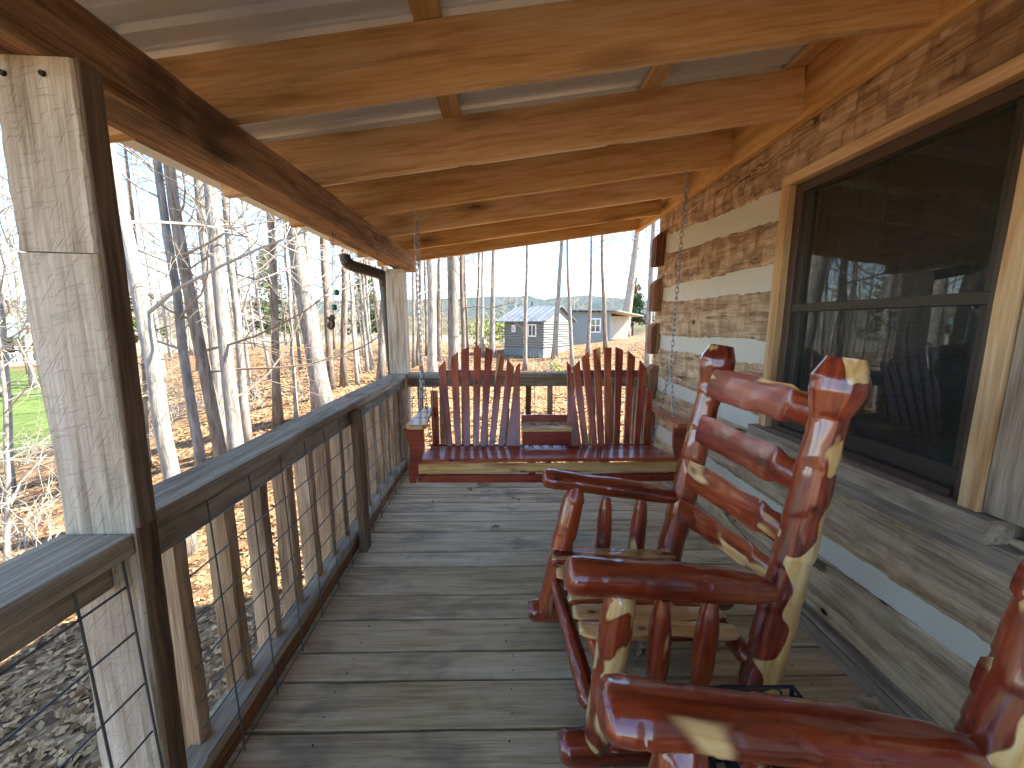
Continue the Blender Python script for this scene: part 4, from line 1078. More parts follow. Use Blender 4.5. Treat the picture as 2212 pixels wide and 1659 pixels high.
# ------------------------------------------------------------------ far country: hills and mountains
def far_mat(name, a, b, sc):
    t = NT(name); c = t.coords(False)
    t.color(t.ramp(t.noise(c, sc, 5, 0.65), [(0.35, lin(a)), (0.65, lin(b))])); t.rough(1.0); t.b.inputs['Specular IOR Level'].default_value = 0.0
    return t.m
M_MOUNT = far_mat('wooded_mountain', '#39423f', '#4a504a', 0.01)
M_HILL = far_mat('wooded_hill', '#4b4a3a', '#655c48', 0.05)
def ridge(name, dist, pts, base, depth, mat, label, jag=0.0, n=260):
    us = np.linspace(pts[0][0], pts[-1][0], n); vs = np.interp(us, [p[0] for p in pts], [p[1] for p in pts])
    V = []; F = []; r = random.Random(3)
    for u, v in zip(us, vs):
        d = ray(u, v - jag * r.random()); hd = math.hypot(d.x, d.y); k = dist / hd
        z = EYE + d.z * k
        V += [(d.x * k * 0.86, d.y * k * 0.86, base), (d.x * k * 0.93, d.y * k * 0.93, base + (z - base) * 0.55), (d.x * k, d.y * k, z), (d.x * k * (1 + depth), d.y * k * (1 + depth), base)]
    for i in range(n - 1):
        for j in range(3): F.append((i * 4 + j, (i + 1) * 4 + j, (i + 1) * 4 + j + 1, i * 4 + j + 1))
    add(name, mesh(name, V, F, True), None, None, mat, kind='structure', label=label, cat='hills')
ridge('mountain_ridge', 2000, [(-1400, 664), (-900, 655), (0, 648), (500, 652), (800, 648), (1000, 644), (1056, 640), (1124, 641), (1135, 635), (1146, 639), (1168, 648), (1208, 642), (1267, 637), (1300, 641), (1420, 650), (1800, 640), (2600, 655), (3400, 660)], -20, 0.2, M_MOUNT, 'pale blue mountain ridge on the horizon')
ridge('wooded_hill', 420, [(-1500, 668), (-500, 664), (200, 668), (500, 672), (800, 682), (1050, 690), (1300, 692), (1700, 686), (2600, 680)], -9, 0.3, M_HILL, 'low wooded hill beyond the valley', jag=4)

# ------------------------------------------------------------------ houses beyond the trees
M_SIDING = plain('grey_log_siding', '#7b7e77', 0.85, nz=0.12, nscale=4)
M_SKIRT = plain('grey_plywood_skirting', '#7c827f', 0.9, nz=0.1, nscale=3)
M_STUCCO = plain('grey_stucco', '#7f8683', 0.9, nz=0.08, nscale=5)
M_PALEWALL = plain('pale_painted_wall', '#b9b7a8', 0.9, nz=0.08, nscale=4)
M_ROOFGREY = plain('grey_metal_roof', '#73787b', 0.45, metal=0.3, nz=0.25, nscale=2)
M_WHITE = plain('white_window_paint', '#e6e6e2', 0.6)
M_PANE = plain('dark_window_pane', '#2a3338', 0.08, spec=0.8)
M_TEAL = plain('teal_metal_roof', '#7fa09c', 0.5, metal=0.2)
def basis(p, ang): return Matrix.Translation(Vector(p)) @ Matrix.Rotation(ang, 4, 'Z')
def hbox(name, M, x0, x1, y0, y1, z0, z1, mat, par): return add(name, mesh(name, *box_geo(x0, x1, y0, y1, z0, z1)), M, par, mat)
def hwindow(M, x0, x1, z0, z1, par, face='front', depth=0.0, mull=1, transom=False):
    # window on the plane y = depth of M, facing -Y
    w = add('window', mesh('window', *box_geo(x0, x1, depth - 0.05, depth + 0.01, z0, z1)), M, par, M_WHITE)
    t = 0.09
    xs = np.linspace(x0 + t, x1 - t, mull + 1 + 0)
    for i in range(mull):
        a, b = xs[i] + (0.04 if i else 0), xs[i + 1] - (0.04 if i < mull - 1 else 0)
        zs = [(z0 + t, z1 - t)] if not transom else [(z0 + t, (z0 + z1) / 2 - 0.03), ((z0 + z1) / 2 + 0.03, z1 - t)]
        for za, zb2 in zs:
            add('pane', mesh('pane', *box_geo(a, b, depth - 0.056, depth - 0.045, za, zb2)), M, w, M_PANE)
def log_house():
    al = RAD(37)
    A = Vector((2.69, 27.0, -0.95)); W = 3.35; Dp = 4.3
    B = A + Vector((-math.cos(al), math.sin(al), 0)) * W
    ang = -al
    t = add('cabin_house', None, basis(B, ang), None, label='small grey log-sided cabin with a metal gable roof among the trees', cat='house')
    M = basis(B, ang)
    ze, zr = 2.58, 3.55           # eave and ridge above the base
    # log siding: real courses on the front and the gable wall
    def courses(x0, x1, y0, y1, nx, ny, z0, z1, k):
        parts = []
        for i in range(k):
            a = z0 + (z1 - z0) * i / k; b = z0 + (z1 - z0) * (i + 1) / k
            m = (a + b) / 2; o = 0.06
            V = [(x0, y0, a), (x1, y1, a), (x1 + nx * o, y1 + ny * o, m), (x0 + nx * o, y0 + ny * o, m), (x0, y0, b), (x1, y1, b)]
            parts.append((V, [(0, 1, 2, 3), (3, 2, 5, 4)]))
        return join(parts)
    hbox('core', M, 0.02, W - 0.02, 0.02, Dp, -0.4, ze, M_SIDING, t)
    for i in range(11):
        a, b = 0.62 + (ze - 0.62) * i / 11, 0.62 + (ze - 0.62) * (i + 1) / 11
        V, F = courses(0, W, 0, 0, 0, -1, a, b, 1); add('siding_log', mesh('siding_log', V, F), M, t, M_SIDING)
        V, F = courses(W, W, 0, Dp, 1, 0, a, b, 1); add('siding_log', mesh('siding_log', V, F), M, t, M_SIDING)
    hbox('skirting', M, -0.02, W + 0.01, -0.03, 0.0, -0.4, 0.61, M_SKIRT, t)
    hbox('skirting', M, W + 0.012, W + 0.03, 0.0, Dp, -0.4, 0.61, M_SKIRT, t)
    V = [(W + 0.01, 0, ze), (W + 0.01, Dp, ze), (W + 0.01, Dp / 2, zr), (0, 0, ze), (0, Dp, ze), (0, Dp / 2, zr)]
    add('gable', mesh('gable', V, [(0, 1, 2), (3, 5, 4)]), M, t, M_SIDING)
    o = 0.35
    def rp(y): return ze + (zr - ze) * (1 - abs(y - Dp / 2) / (Dp / 2))
    V = []; F = []
    for x in (-0.5, W + 0.25):
        for y, dz in ((-o, 0), (Dp / 2, 0), (Dp + o, 0), (Dp + o, 0.06), (Dp / 2, 0.06), (-o, 0.06)): V.append((x, y, rp(y) + 0.02 + dz))
    for j in range(6): F.append((j, (j + 1) % 6, 6 + (j + 1) % 6, 6 + j))
    F += [(5, 4, 1, 0), (4, 3, 2, 1), (6, 7, 10, 11), (7, 8, 9, 10)]
    rf = add('roof', mesh('roof', V, F), M, t, M_ROOFGREY)
    for k in range(9):
        x = -0.45 + k * (W + 0.65) / 8
        V, F = join([box_geo(x, x + 0.04, -o, -o + 0.01, rp(-o) + 0.08, rp(-o) + 0.11)])
        V = [(x, -o, rp(-o) + 0.085), (x + 0.05, -o, rp(-o) + 0.085), (x + 0.05, Dp / 2, zr + 0.085), (x, Dp / 2, zr + 0.085), (x, -o, rp(-o) + 0.12), (x + 0.05, -o, rp(-o) + 0.12), (x + 0.05, Dp / 2, zr + 0.12), (x, Dp / 2, zr + 0.12)]
        add('rib', mesh('rib', V, [(0, 1, 5, 4), (4, 5, 6, 7), (1, 2, 6, 5), (3, 0, 4, 7)]), M, rf, M_ROOFGREY)
    V, F = tube_np([(W * 0.30, Dp * 0.5, zr), (W * 0.30, Dp * 0.5, zr + 0.42)], [0.06, 0.06], 8); add('flue', mesh('flue', V, F), M, t, M_BLACKMETAL)
    def u0(u):                       # along the front wall, from the line of sight
        d = ray(u, 700); e = Vector((math.cos(ang), math.sin(ang), 0))
        k = (d.y * B.x - d.x * B.y) / (d.x * e.y - d.y * e.x); return k
    hwindow(M, u0(1107), u0(1115), 1.72, 2.24, t, depth=-0.06, mull=2)
    hwindow(M, u0(1142), u0(1160), 1.42, 2.30, t, depth=-0.06, mull=2)
log_house()
def shed_house():
    P0 = Vector((5.6, 31.9, -0.3)); P1 = Vector((8.85, 32.6, -0.3))
    ang = math.atan2((P1 - P0).y, (P1 - P0).x); W = (P1 - P0).length; D = 6.0
    M = basis(P0, ang)
    t = add('shed_house', None, M, None, label='flat-roofed grey stucco house with a pale sunlit side and exposed rafter ends', cat='house')
    hbox('wall', M, 0, W, 0, D, -0.3, 2.70, M_STUCCO, t)
    hbox('side_wall', M, W + 0.004, W + 0.06, -0.0, D, -0.3, 2.55, M_PALEWALL, t)
    hbox('lean_to', M, W + 0.07, W + 2.6, 1.6, D, -0.1, 2.35, M_PALEWALL, t)
    V = [(-0.4, -0.5, 2.72), (W + 0.3, -0.5, 2.72), (W + 0.3, D, 2.72), (-0.4, D, 2.72)]
    hbox('roof', M, -0.4, W + 0.35, -0.5, D + 0.3, 2.74, 2.86, M_ROOFGREY, t)
    Vr = [(W + 0.36, -0.5, 2.80), (W + 2.8, -0.5, 2.38), (W + 2.8, D + 0.3, 2.38), (W + 0.36, D + 0.3, 2.80)]
    Vr += [(x, y, z - 0.10) for x, y, z in Vr]
    add('lean_to_roof', mesh('lean_to_roof', Vr, [(0, 1, 2, 3), (7, 6, 5, 4), (0, 4, 5, 1), (1, 5, 6, 2), (2, 6, 7, 3), (3, 7, 4, 0)]), M, t, M_PALEWALL)
    for k in range(6): hbox('rafter_end', M, 0.1 + k * 0.52, 0.19 + k * 0.52, -0.46, -0.003, 2.62, 2.735, M_BROWNWOOD, t)
    u0 = lambda u: (at_y(u, 700, 32.3).x - P0.x) / math.cos(ang)
    hwindow(M, u0(1274), u0(1298), 0.95, 2.12, t, depth=0.0, mull=2, transom=True)
shed_house()
def porch_house():
    M = basis((-56.0, 40.0, gz(-50, 42) - 0.2), RAD(38))
    t = add('lawn_house', None, M, None, label='distant house with a teal metal roof and railed porch across the lawn', cat='house')
    hbox('wall', M, -6, 7, 2.4, 9, -0.5, 3.2, M_PALEWALL, t)
    hbox('porch_floor', M, -6, 7, 0, 2.39, -0.4, 0.5, M_SILL, t)
    V = [(-6.6, -0.5, 3.1), (7.6, -0.5, 3.1), (7.6, 5.7, 5.2), (-6.6, 5.7, 5.2), (7.6, 9.6, 3.1), (-6.6, 9.6, 3.1)]
    V += [(x, y, z + 0.15) for x, y, z in V]
    add('roof', mesh('roof', V, [(6, 7, 8, 9), (9, 8, 10, 11), (0, 3, 2, 1), (3, 5, 4, 2), (0, 1, 7, 6), (1, 2, 8, 7), (2, 4, 10, 8), (4, 5, 11, 10), (5, 3, 9, 11), (3, 0, 6, 9)]), M, t, M_TEAL)
    for k in range(6): hbox('porch_post', M, -5.9 + k * 2.55, -5.72 + k * 2.55, 0.02, 0.2, 0.5, 3.05, M_WHITE, t)
    hbox('handrail', M, -6, 7, 0.03, 0.12, 1.38, 1.46, M_WHITE, t)
    for k in range(52): hbox('picket', M, -5.9 + k * 0.25, -5.84 + k * 0.25, 0.05, 0.10, 0.5, 1.38, M_WHITE, t)
    hwindow(M, -4, -2.2, 1.3, 2.8, t, depth=2.4, mull=2); hwindow(M, 2, 3.8, 1.3, 2.8, t, depth=2.4, mull=2)
    hbox('door', M, -0.6, 0.5, 2.32, 2.39, 0.5, 2.7, M_FRAME, t)
porch_house()

# ------------------------------------------------------------------ trees
def bark(name, a, b, c3, sc=1.0):
    t = NT(name); c = t.coords()
    n = t.noise(t.mapped(c, (14 * sc, 14 * sc, 2.2 * sc)), 1.0, 4, 0.65, 0.6)
    n2 = t.noise(t.mapped(c, (2.5, 2.5, 1.2)), 1.0, 3, 0.6)
    col = t.ramp(n, [(0.3, lin(a)), (0.52, lin(b)), (0.75, lin(c3))])
    col = t.mix(t.smooth(n2, 0.55, 0.75, 0, 0.5), col, lin(a))
    t.color(t.hsv(col, val=t.objrand(0.85, 1.15))); t.rough(0.95); t.b.inputs['Specular IOR Level'].default_value = 0.1
    t.bump(n, 0.9, 0.03)
    return t.m
M_BARK = [bark('grey_bark', '#5c554c', '#8d857a', '#aaa397'), bark('pale_bark', '#776f63', '#a1988a', '#bdb5a6'), bark('brown_bark', '#574a3d', '#807262', '#9a8c7b')]
def twig_mat(name, a):
    t = NT(name); t.color(t.hsv(t.mix(0.0, lin(a), lin(a)), val=t.objrand(0.85, 1.15))); t.rough(0.9); t.b.inputs['Specular IOR Level'].default_value = 0.1
    return t.m
M_TWIG = [twig_mat('grey_twigs', '#8d8578'), twig_mat('pale_twigs', '#a59c8c'), twig_mat('brown_twigs', '#7d6f60')]
def leafmat(name, a, b):
    t = NT(name); g = t.node('ShaderNodeNewGeometry')
    t.color(t.ramp(g.outputs['Random Per Island'], [(0.0, lin(a)), (1.0, lin(b))])); t.rough(0.8); t.b.inputs['Specular IOR Level'].default_value = 0.2
    return t.m
M_DEADLEAF = leafmat('clinging_brown_leaves', '#6b4630', '#a87a58')
M_REDLEAF = leafmat('clinging_red_leaves', '#7c4a3f', '#b58a78')
M_NEEDLE = leafmat('evergreen_needles', '#2f4223', '#5b7038')
M_BUSHLEAF = leafmat('green_bush_leaves', '#5f7030', '#9aa552')
class Rng:
    def __init__(s, seed): s.r = np.random.default_rng(seed)
    def u(s, a, b): return float(s.r.uniform(a, b))
def tree_geo(path, rads, seed, b0=0.22, nb=20, blen=0.28, sub=6, twigs=5, up=0.5, scale=1.0, side=None, minr=0.004):
    g = Rng(seed); path = np.asarray(path, float)
    trunk = tube_np(path, rads, 12)
    H = np.linalg.norm(path[-1] - path[0]); parts = []; tips = []
    seglen = np.linalg.norm(np.diff(path, axis=0), axis=1); cum = np.concatenate([[0], np.cumsum(seglen)]); cum /= cum[-1]
    def on(s): return np.array([np.interp(s, cum, path[:, k]) for k in range(3)]), float(np.interp(s, cum, rads))
    def limb(p, d, L, r, n, wob, lift):
        pts = [p]; cur = p.copy(); d = d / np.linalg.norm(d)
        for i in range(n):
            d = d + g.r.normal(0, wob, 3) + np.array([0, 0, lift]); d /= np.linalg.norm(d)
            cur = cur + d * L / n; pts.append(cur.copy())
        return np.array(pts), d
    for i in range(nb):
        s = b0 + (0.97 - b0) * ((i + g.u(0, 1)) / nb)
        p, r0 = on(s); a = g.u(0, 2 * math.pi)
        e = g.u(0.1, 0.7) * up + 0.15
        d = np.array([math.cos(a), math.sin(a), e])
        L = H * blen * (1 - 0.55 * s) * g.u(0.55, 1.2); r = min(r0 * 0.45, 0.006 + L * 0.0062)
        q, dd = limb(p, d, L, r, 5, 0.16, 0.05)
        rr = np.linspace(r, r * 0.3, 6); parts.append(tube_np(q, np.maximum(rr, minr), 5, cap=False))
        for j in range(sub):
            f = g.u(0.25, 1.0); k = min(4, int(f * 5)); pp = q[k] + (q[k + 1] - q[k]) * (f * 5 - k)
            dv = (q[k + 1] - q[k]); dv /= np.linalg.norm(dv); dn = dv + g.r.normal(0, 0.55, 3) + np.array([0, 0, 0.12])
            l2 = L * g.u(0.25, 0.55); q2, d2 = limb(pp, dn, l2, r, 3, 0.2, 0.04)
            r2 = max(minr, r * 0.38); parts.append(tube_np(q2, [r2, r2 * 0.8, r2 * 0.6, r2 * 0.4], 4, cap=False))
            for w in range(twigs):
                f2 = g.u(0.2, 1.0); kk = min(2, int(f2 * 3)); p3 = q2[kk] + (q2[kk + 1] - q2[kk]) * (f2 * 3 - kk)
                d3 = (q2[kk + 1] - q2[kk]); d3 = d3 / np.linalg.norm(d3) + g.r.normal(0, 0.6, 3)
                q3, _ = limb(p3, d3, l2 * g.u(0.3, 0.7), r, 2, 0.22, 0.02)
                r3 = max(minr * 0.7, r2 * 0.45); parts.append(tube_np(q3, [r3, r3 * 0.7, r3 * 0.35], 3, cap=False)); tips.append(q3[-1])
    return trunk, parts, tips
def np_join(parts):
    V = np.concatenate([p[0] for p in parts]); F = []; o = 0
    for v, f in parts:
        F.extend([tuple(i + o for i in q) for q in f]); o += len(v)
    return V, F
def leaf_cards(tips, seed, size, k=3, spread=0.15):
    r = np.random.default_rng(seed); T = np.repeat(np.asarray(tips), k, 0); n = len(T)
    c = T + r.normal(0, spread, (n, 3)); a = r.normal(0, 1, (n, 3)); a /= np.linalg.norm(a, axis=1, keepdims=True); b = np.cross(a, r.normal(0, 1, (n, 3))); b /= np.linalg.norm(b, axis=1, keepdims=True)
    s = size * r.uniform(0.6, 1.3, (n, 1))
    V = np.stack([c - a * s, c + b * s * 0.5, c + a * s, c - b * s * 0.5], 1).reshape(-1, 3)
    return V, [(4 * i, 4 * i + 1, 4 * i + 2, 4 * i + 3) for i in range(n)]
def trunk_path(base, through, H, seed, n=14, wob=0.05):
    r = np.random.default_rng(seed); base = np.array(base, float); th = np.array(through, float)
    d = (th - base); L1 = np.linalg.norm(d); d = d / L1
    P = [base - np.array([0, 0, 0.25])]
    off = np.cumsum(r.normal(0, wob * 0.35, (n, 3)), axis=0); off[:, 2] = 0
    for i in range(1, n + 1):
        s = H * i / n
        lean = d * s if s <= L1 else d * L1 + (d * 0.5 + np.array([0, 0, 0.5])) / np.linalg.norm(d * 0.5 + np.array([0, 0, 0.5])) * (s - L1)
        P.append(base + lean + off[i - 1] * min(1, s / 2.0))
    return np.array(P)
def place_tree(base, through, dia, H, seed, label, group=None, kind=0, name='bare_tree', leaves=None, **kw):
    base = Vector(base)
    P = trunk_path((0, 0, 0), Vector(through) - base, H, seed, wob=kw.pop('wob', 0.05))
    n = len(P); s = np.linspace(0, 1, n)
    R = dia / 2 * (1 - 0.80 * s ** 1.1); R[0] *= 1.5; R[1] *= 1.02
    trunk, parts, tips = tree_geo(P, R, seed, **kw)
    M = Matrix.Translation(base)
    t = add(name, None, M, None, None, label=label, cat='tree', group=group)
    add('trunk', mesh('trunk', trunk[0], trunk[1], True), M, t, M_BARK[kind])
    V, F = np_join(parts); add('branches', mesh('branches', V, F), M, t, M_TWIG[kind])
    if leaves:
        V, F = leaf_cards(tips, seed, leaves[1], leaves[2], leaves[3]); add('leaves', mesh('leaves', V, F), M, t, leaves[0])
    return t
def px_tree(b, tp, w, H, seed, label, group=None, dist=None, **kw):
    if dist is None: B = on_ground(*b)
    else:
        d = ray(*b); k = dist / math.hypot(d.x, d.y); B = Vector((d.x * k, d.y * k, 0)); B.z = gz(B.x, B.y)
    th = at_y(*tp, B.y)
    dd = math.hypot(B.x, B.y); mid = ((b[0] + tp[0]) / 2 - IMW / 2) / FPX
    dia = w * B.y / FPX / math.sqrt(1 + 0.6 * mid * mid)
    return place_tree(B, th, dia, H, seed, label, group, **kw)
GR = 'bare trees on the leaf-covered slope beyond the railing'
GC = 'slim bare trunks standing in front of the grey houses'
# the trees that can be told apart on the left
px_tree((408, 1195), (285, 560), 40, 13, 101, 'pale thick forked trunk growing close below the porch railing', GR, kind=1, nb=16, b0=0.2, blen=0.3)
px_tree((445, 1075), (355, 540), 24, 13, 102, 'slim grey trunk just beyond the pale forked trunk', GR, kind=0, nb=18)
px_tree((492, 1060), (392, 520), 31, 14, 103, 'knobbly grey trunk with many short side shoots', GR, kind=2, nb=22, b0=0.12, blen=0.2)
px_tree((482, 985), (452, 700), 24, 12, 104, 'grey trunk close behind the knobbly trunk', GR, kind=0)
px_tree((520, 1060), (462, 540), 33, 16, 105, 'straight smooth grey trunk with one stub branch on its lower half', GR, kind=0, nb=14, b0=0.35)
px_tree((534, 960), (497, 560), 19, 14, 106, 'slim trunk beside the straight smooth grey trunk', GR, kind=1, nb=16)
px_tree((600, 915), (588, 540), 18, 15, 107, 'upright mossy-barked trunk on the slope, thin sapling beside it', GR, kind=2, nb=18)
px_tree((640, 905), (618, 600), 9, 8, 108, 'thin sapling forking into pale curved limbs', GR, kind=1, nb=12, blen=0.4)
px_tree((703, 905), (640, 540), 41, 15, 109, 'thick leaning grey trunk rising behind the middle of the railing cap', GR, kind=0, nb=14, b0=0.35)
px_tree((716, 840), (702, 600), 15, 13, 110, 'dark slim trunk behind the thick leaning trunk', GR, kind=2)
px_tree((742, 835), (746, 600), 15, 14, 111, 'brown trunk standing behind the hanging ornament', GR, kind=2, nb=14, b0=0.4)
px_tree((772, 832), (757, 600), 8, 10, 112, 'thin pale sapling between the ornament and the downspout', GR, kind=1)
px_tree((822, 826), (828, 620), 17, 14, 113, 'grey trunk just beside the far corner post', GR, kind=0, b0=0.4)
px_tree((804, 800), (792, 690), 8, 8, 114, 'crooked forked sapling near the far corner post', GR, kind=1, blen=0.4)
px_tree((934, 835), (930, 560), 21, 15, 115, 'pale trunk directly behind the swing chain', GC, kind=1, b0=0.45)
px_tree((982, 822), (979, 560), 26, 16, 116, 'thick furrowed trunk behind the fan back of the swing', GC, kind=0, b0=0.5)
px_tree((901, 790), (906, 640), 8, 11, 117, 'dark thin trunk between the corner post and the pale trunk', GC, kind=2)
px_tree((948, 780), (950, 600), 10, 13, 118, 'slim dark trunk close beside the pale trunk behind the chain', GC, kind=2)
px_tree((1009, 765), (1004, 560), 8, 14, 119, 'slim trunk beside the thick furrowed trunk', GC, kind=0, b0=0.45)
px_tree((1030, 762), (1035, 560), 7, 13, 120, 'dark slim trunk paired with a yellowish one', GC, kind=2, b0=0.45)
px_tree((1041, 765), (1044, 560), 8, 13, 121, 'yellowish slim trunk paired with a dark one', GC, kind=1, b0=0.45)
px_tree((1063, 772), (1066, 560), 12, 15, 122, 'straight grey trunk left standing clear of the cabin house', GC, kind=0, b0=0.5)
px_tree((1134, 800), (1139, 560), 9, 14, 123, 'slim knotted trunk in front of the log-sided cabin windows', GC, kind=0, b0=0.5)
px_tree((1197, 775), (1213, 560), 12, 15, 124, 'slightly leaning trunk in front of the cabin gable', GC, kind=1, b0=0.5)
px_tree((1237, 800), (1229, 560), 9, 14, 125, 'slim trunk in the gap between the two houses', GC, kind=0, b0=0.5)
px_tree((1270, 770), (1276, 560), 9, 14, 126, 'bluish slim trunk in front of the stucco house window', GC, kind=0, b0=0.5)
px_tree((1309, 762), (1301, 560), 10, 14, 127, 'wavy slim trunk at the sunlit corner of the stucco house', GC, kind=2, b0=0.5)
px_tree((1349, 690), (1372, 540), 22, 18, 128, 'big pale oak behind the stucco house holding reddish leaves', None, dist=46, kind=1, nb=22, b0=0.18, blen=0.3, leaves=(M_REDLEAF, 0.10, 3, 0.25))
px_tree((1396, 830), (1407, 560), 14, 14, 129, 'grey trunk against the cabin corner logs', GC, kind=0, b0=0.55)
px_tree((22, 1060), (8, 700), 18, 10, 130, 'pale slim trunk on the open side of the hewn post, over the lawn', GR, kind=1, nb=18, b0=0.25, blen=0.35)
px_tree((16, 1250), (2, 900), 16, 6, 131, 'pale young tree with tangled thin limbs below the railing', GR, kind=1, nb=22, b0=0.15, blen=0.5)
px_tree((318, 1010), (308, 700), 14, 9, 132, 'mossy bent trunk beside the hewn post above the slope', GR, kind=2, nb=16, b0=0.2, blen=0.35)
# filler woods
rf_ = np.random.default_rng(77)
cnt = 0
placed = []
GF = 'leafless forest trees further down the slope'
while cnt < 120:
    u = rf_.uniform(-900, 1000); d = rf_.uniform(11, 62) if cnt < 60 else rf_.uniform(26, 75)
    rr = ray(u, 700); k = d / math.hypot(rr.x, rr.y); x, y = rr.x * k, rr.y * k
    if y < 3 or (-26 < x < -9.5 and 9 < y < 26 and y + 0.62 * x < 9) : continue
    if any((x - a) ** 2 + (y - b) ** 2 < 1.6 for a, b in placed): continue
    if math.hypot(x + 50, y - 40) < 14: continue
    placed.append((x, y))
    H = rf_.uniform(10, 18); dia = rf_.uniform(0.10, 0.26); z = gz(x, y)
    lean = rf_.normal(0, 0.05, 2)
    kd = int(rf_.integers(0, 3)); br = cnt % 9 == 4
    place_tree((x, y, z), (x + lean[0] * 8, y + lean[1] * 8, z + 8), dia, H, 300 + cnt,
               'leafless forest tree with brown leaves still clinging, on the far slope' if br else 'leafless grey forest tree on the far wooded slope', GF, kind=kd, nb=int(rf_.integers(14, 20)), sub=4, twigs=4, b0=rf_.uniform(0.15, 0.4), blen=0.26, minr=0.004 + d * 0.00012,
               leaves=(M_DEADLEAF, 0.05, 1, 0.05) if br else None)
    cnt += 1
def distant_woods():
    r = np.random.default_rng(21); parts = []
    for i in range(420):
        u = r.uniform(-1400, 2600); d = r.uniform(80, 150); q = ray(u, 700); k = d / math.hypot(q.x, q.y); x, y = q.x * k, q.y * k; z = gz(x, y); H = r.uniform(9, 17)
        parts.append(tube_np([(x, y, z), (x + r.normal(0, .4), y, z + H * .55), (x + r.normal(0, .8), y, z + H)], [.16, .11, .03], 4, cap=False))
        for j in range(26):
            h = r.uniform(.25, 1); a = r.uniform(0, 6.28); L = H * .22 * (1.25 - h) * r.uniform(.5, 1.2) + .6; p = np.array([x, y, z + H * h]); e = np.array([math.cos(a) * L, math.sin(a) * L, L * r.uniform(.3, 1.1)])
            parts.append(tube_np([p, p + e * .5 + [0, 0, -.1], p + e], [.045, .032, .015], 3, cap=False))
    V, F = np_join(parts)
    add('distant_woods', mesh('distant_woods', V, F), None, None, M_TWIG[1], kind='stuff', label='hazy leafless woods beyond the slope', cat='woods')
distant_woods()
# evergreens
def evergreen(x, y, H, seed, label, group):
    z = gz(x, y); r = np.random.default_rng(seed)
    M = Matrix.Translation((x, y, z))
    t = add('evergreen_tree', None, M, None, None, label=label, cat='tree', group=group)
    V, F = tube_np([(0, 0, -0.2), (0, 0, H * 0.5), (0, 0, H)], [H * 0.016, H * 0.011, 0.02], 8); add('trunk', mesh('trunk', V, F, True), M, t, M_BARK[2])
    tips = []; parts = []
    for i in range(int(H * 9)):
        h = H * (0.15 + 0.85 * r.random()); R = (H - h) * 0.26 + 0.3; a = r.uniform(0, 6.28)
        e = np.array([math.cos(a) * R, math.sin(a) * R, h - R * 0.1]); parts.append(tube_np([(0, 0, h), e], [0.02, 0.008], 3, cap=False))
        for f in np.linspace(0.25, 1, 7): tips.append(np.array([0, 0, h]) * (1 - f) + e * f)
    V, F = np_join(parts); add('branches', mesh('branches', V, F), M, t, M_TWIG[2])
    V, F = leaf_cards(tips, seed, 0.22, 5, 0.16); add('crown', mesh('crown', V, F), M, t, M_NEEDLE)
evergreen(16.5, 50, 7, 1, 'dark evergreen behind the stucco house beside the big oak', 'evergreens beyond the houses')
evergreen(20.5, 49, 8, 2, 'loose evergreen close to the cabin corner behind the stucco house', 'evergreens beyond the houses')
for k, (x, y, H) in enumerate(((-38, 40, 13), (-27, 46, 11), (-17, 48, 10), (-45, 33, 12))):
    evergreen(x, y, H, 10 + k, 'tall evergreen showing green between the bare trunks', 'evergreens deep in the woods')
# undergrowth
def brush(x, y, h, seed, label, group, leaves=None, n=16, mat=1):
    z = gz(x, y); r = np.random.default_rng(seed); parts = []; tips = []
    for i in range(n):
        a = r.uniform(0, 6.28); L = h * r.uniform(0.5, 1.1); p = np.array([r.normal(0, .12), r.normal(0, .12), -0.05]); d = np.array([math.cos(a) * .45, math.sin(a) * .45, 1.0]); pts = [p]
        for j in range(5):
            d = d + r.normal(0, 0.22, 3); d /= np.linalg.norm(d); p = p + d * L / 5; pts.append(p)
            if j > 0:
                e = d + r.normal(0, 0.7, 3); e /= np.linalg.norm(e); parts.append(tube_np([p, p + e * L * 0.16, p + e * L * 0.28 + np.array([0, 0, .04])], [.005, .004, .002], 3, cap=False)); tips.append(p + e * L * 0.28)
        parts.append(tube_np(pts, np.linspace(0.010, 0.003, 6), 4, cap=False)); tips.append(p)
    M = Matrix.Translation((x, y, z)); V, F = np_join(parts)
    t = add('bush', None, M, None, None, label=label, cat='bush', group=group)
    add('stems', mesh('stems', V, F), M, t, M_TWIG[mat])
    if leaves: V, F = leaf_cards(tips, seed, leaves[1], leaves[2], 0.08); add('leaves', mesh('leaves', V, F), M, t, leaves[0])
GB = 'bare twiggy undergrowth on the slope'
for k, (u, v, h) in enumerate(((1075, 795, 1.0), (1160, 800, 1.2), (1185, 805, 1.1), (1215, 790, 1.0), (1330, 765, 1.1), (1360, 760, 1.3), (1385, 752, 1.5), (1250, 800, 0.9), (1100, 800, .8),
                               (40, 1180, 1.4), (90, 1260, 1.2), (60, 1000, 1.5), (330, 940, 1.6), (370, 900, 1.5), (300, 860, 1.7), (860, 790, 1.2), (900, 780, 1.1), (560, 880, 1.0), (650, 870, .9), (430, 880, 1.4), (790, 800, 1.0), (960, 790, 1.0))):
    B = on_ground(u, v); brush(B.x, B.y, h, 500 + k, 'leafless twiggy bush on the leaf-strewn slope' if u < 1000 else 'dry tangled brush in front of the grey houses', GB if u < 1000 else 'dry brush before the houses', n=14, mat=1)
for k, (u, v, h) in enumerate(((1195, 800, 0.7), (1205, 812, 0.5))):
    B = on_ground(u, v); brush(B.x, B.y, h, 600 + k, 'small yellow-green leafy shrub in front of the cabin gable', 'yellow-green shrubs', leaves=(M_BUSHLEAF, 0.06, 3), n=10)
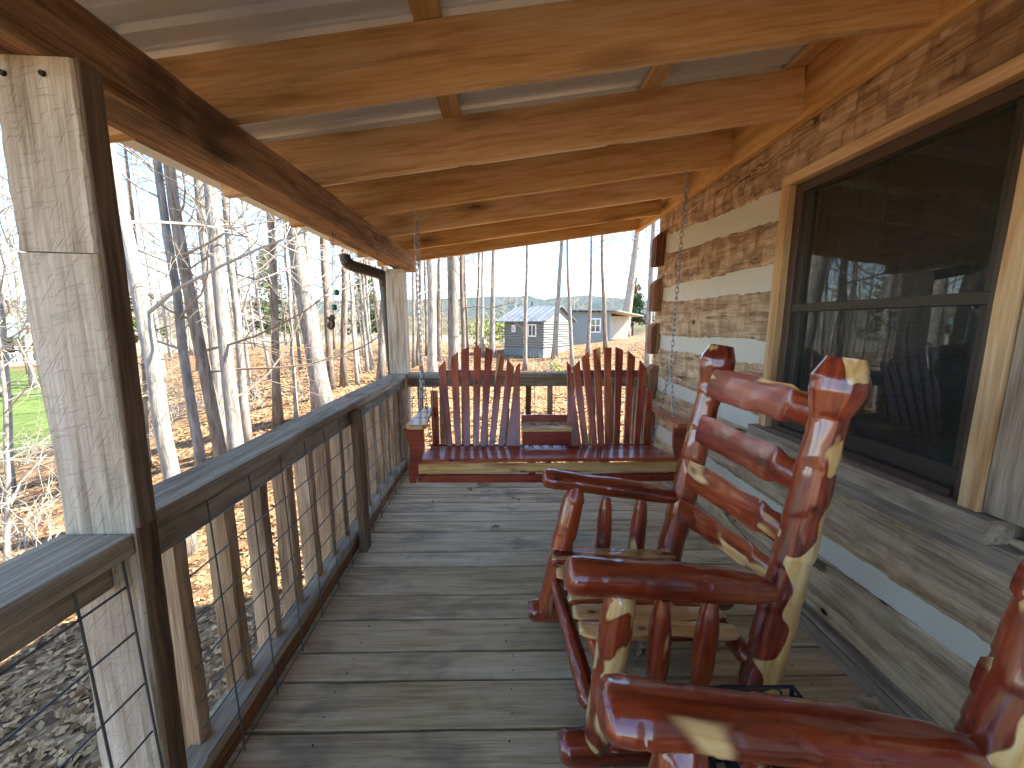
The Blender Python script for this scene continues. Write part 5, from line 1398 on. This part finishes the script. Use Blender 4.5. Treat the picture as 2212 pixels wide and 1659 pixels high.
for k, (x, y) in enumerate(((-1.2, 34), (0.0, 36), (1.3, 35), (-2.4, 37))):
    brush(x, y, 2.6, 620 + k, 'tall yellow-green bush left of the log-sided cabin', 'yellow-green bushes beside the cabin house', leaves=(M_BUSHLEAF, 0.12, 4), n=26)

# ------------------------------------------------------------------ leaf litter and lawn grass
def litter():
    r = np.random.default_rng(9); N = 70000
    ang = r.uniform(-1.35, 0.75, N); d = 1.6 + 30 * r.random(N) ** 1.7
    x = np.sin(ang) * d; y = np.cos(ang) * d
    keep = ~((x > -1.15) & (x < 7) & (y > -5) & (y < 3.75)) & (y > -0.5)
    keep &= ~((x < -9.5) & (y + 0.62 * x < 7.5) & (y > 10))
    x, y = x[keep], y[keep]; z = ground_np(x, y) + 0.012
    n = len(x); c = np.stack([x, y, z], 1)
    a = r.normal(0, 1, (n, 3)); a[:, 2] *= 0.35; a /= np.linalg.norm(a, axis=1, keepdims=True)
    b = np.cross(a, np.stack([r.normal(0, .45, n), r.normal(0, .45, n), np.ones(n)], 1)); b /= np.linalg.norm(b, axis=1, keepdims=True)
    s = r.uniform(0.028, 0.058, (n, 1)) * (1 + np.hypot(x, y)[:, None] * 0.02)
    V = np.stack([c - a * s, c + b * s * 0.55 + [0, 0, .008], c + a * s, c - b * s * 0.55], 1).reshape(-1, 3)
    add('leaf_litter', mesh('leaf_litter', V, [(4 * i, 4 * i + 1, 4 * i + 2, 4 * i + 3) for i in range(n)]), None, None, leafmat('litter_leaves', '#6b4d30', '#c69d6c'), kind='stuff', label='brown fallen leaves strewn over the slope', cat='leaves')
litter()

# ------------------------------------------------------------------ haze in the air
def haze():
    m = bpy.data.materials.new('thin_haze'); m.use_nodes = True; n = m.node_tree.nodes; l = m.node_tree.links; n.clear()
    o = n.new('ShaderNodeOutputMaterial'); v = n.new('ShaderNodeVolumePrincipled')
    v.inputs['Color'].default_value = (0.70, 0.86, 1.0, 1); v.inputs['Density'].default_value = HAZE; v.inputs['Anisotropy'].default_value = 0.2
    l.new(v.outputs[0], o.inputs['Volume'])
    add('haze', mesh('haze', *box_geo(-2450, 2450, -1250, 2450, -25, 260)), None, None, m, kind='stuff', label='thin pale haze over the valley', cat='haze')
HAZE = 0.00003
haze()
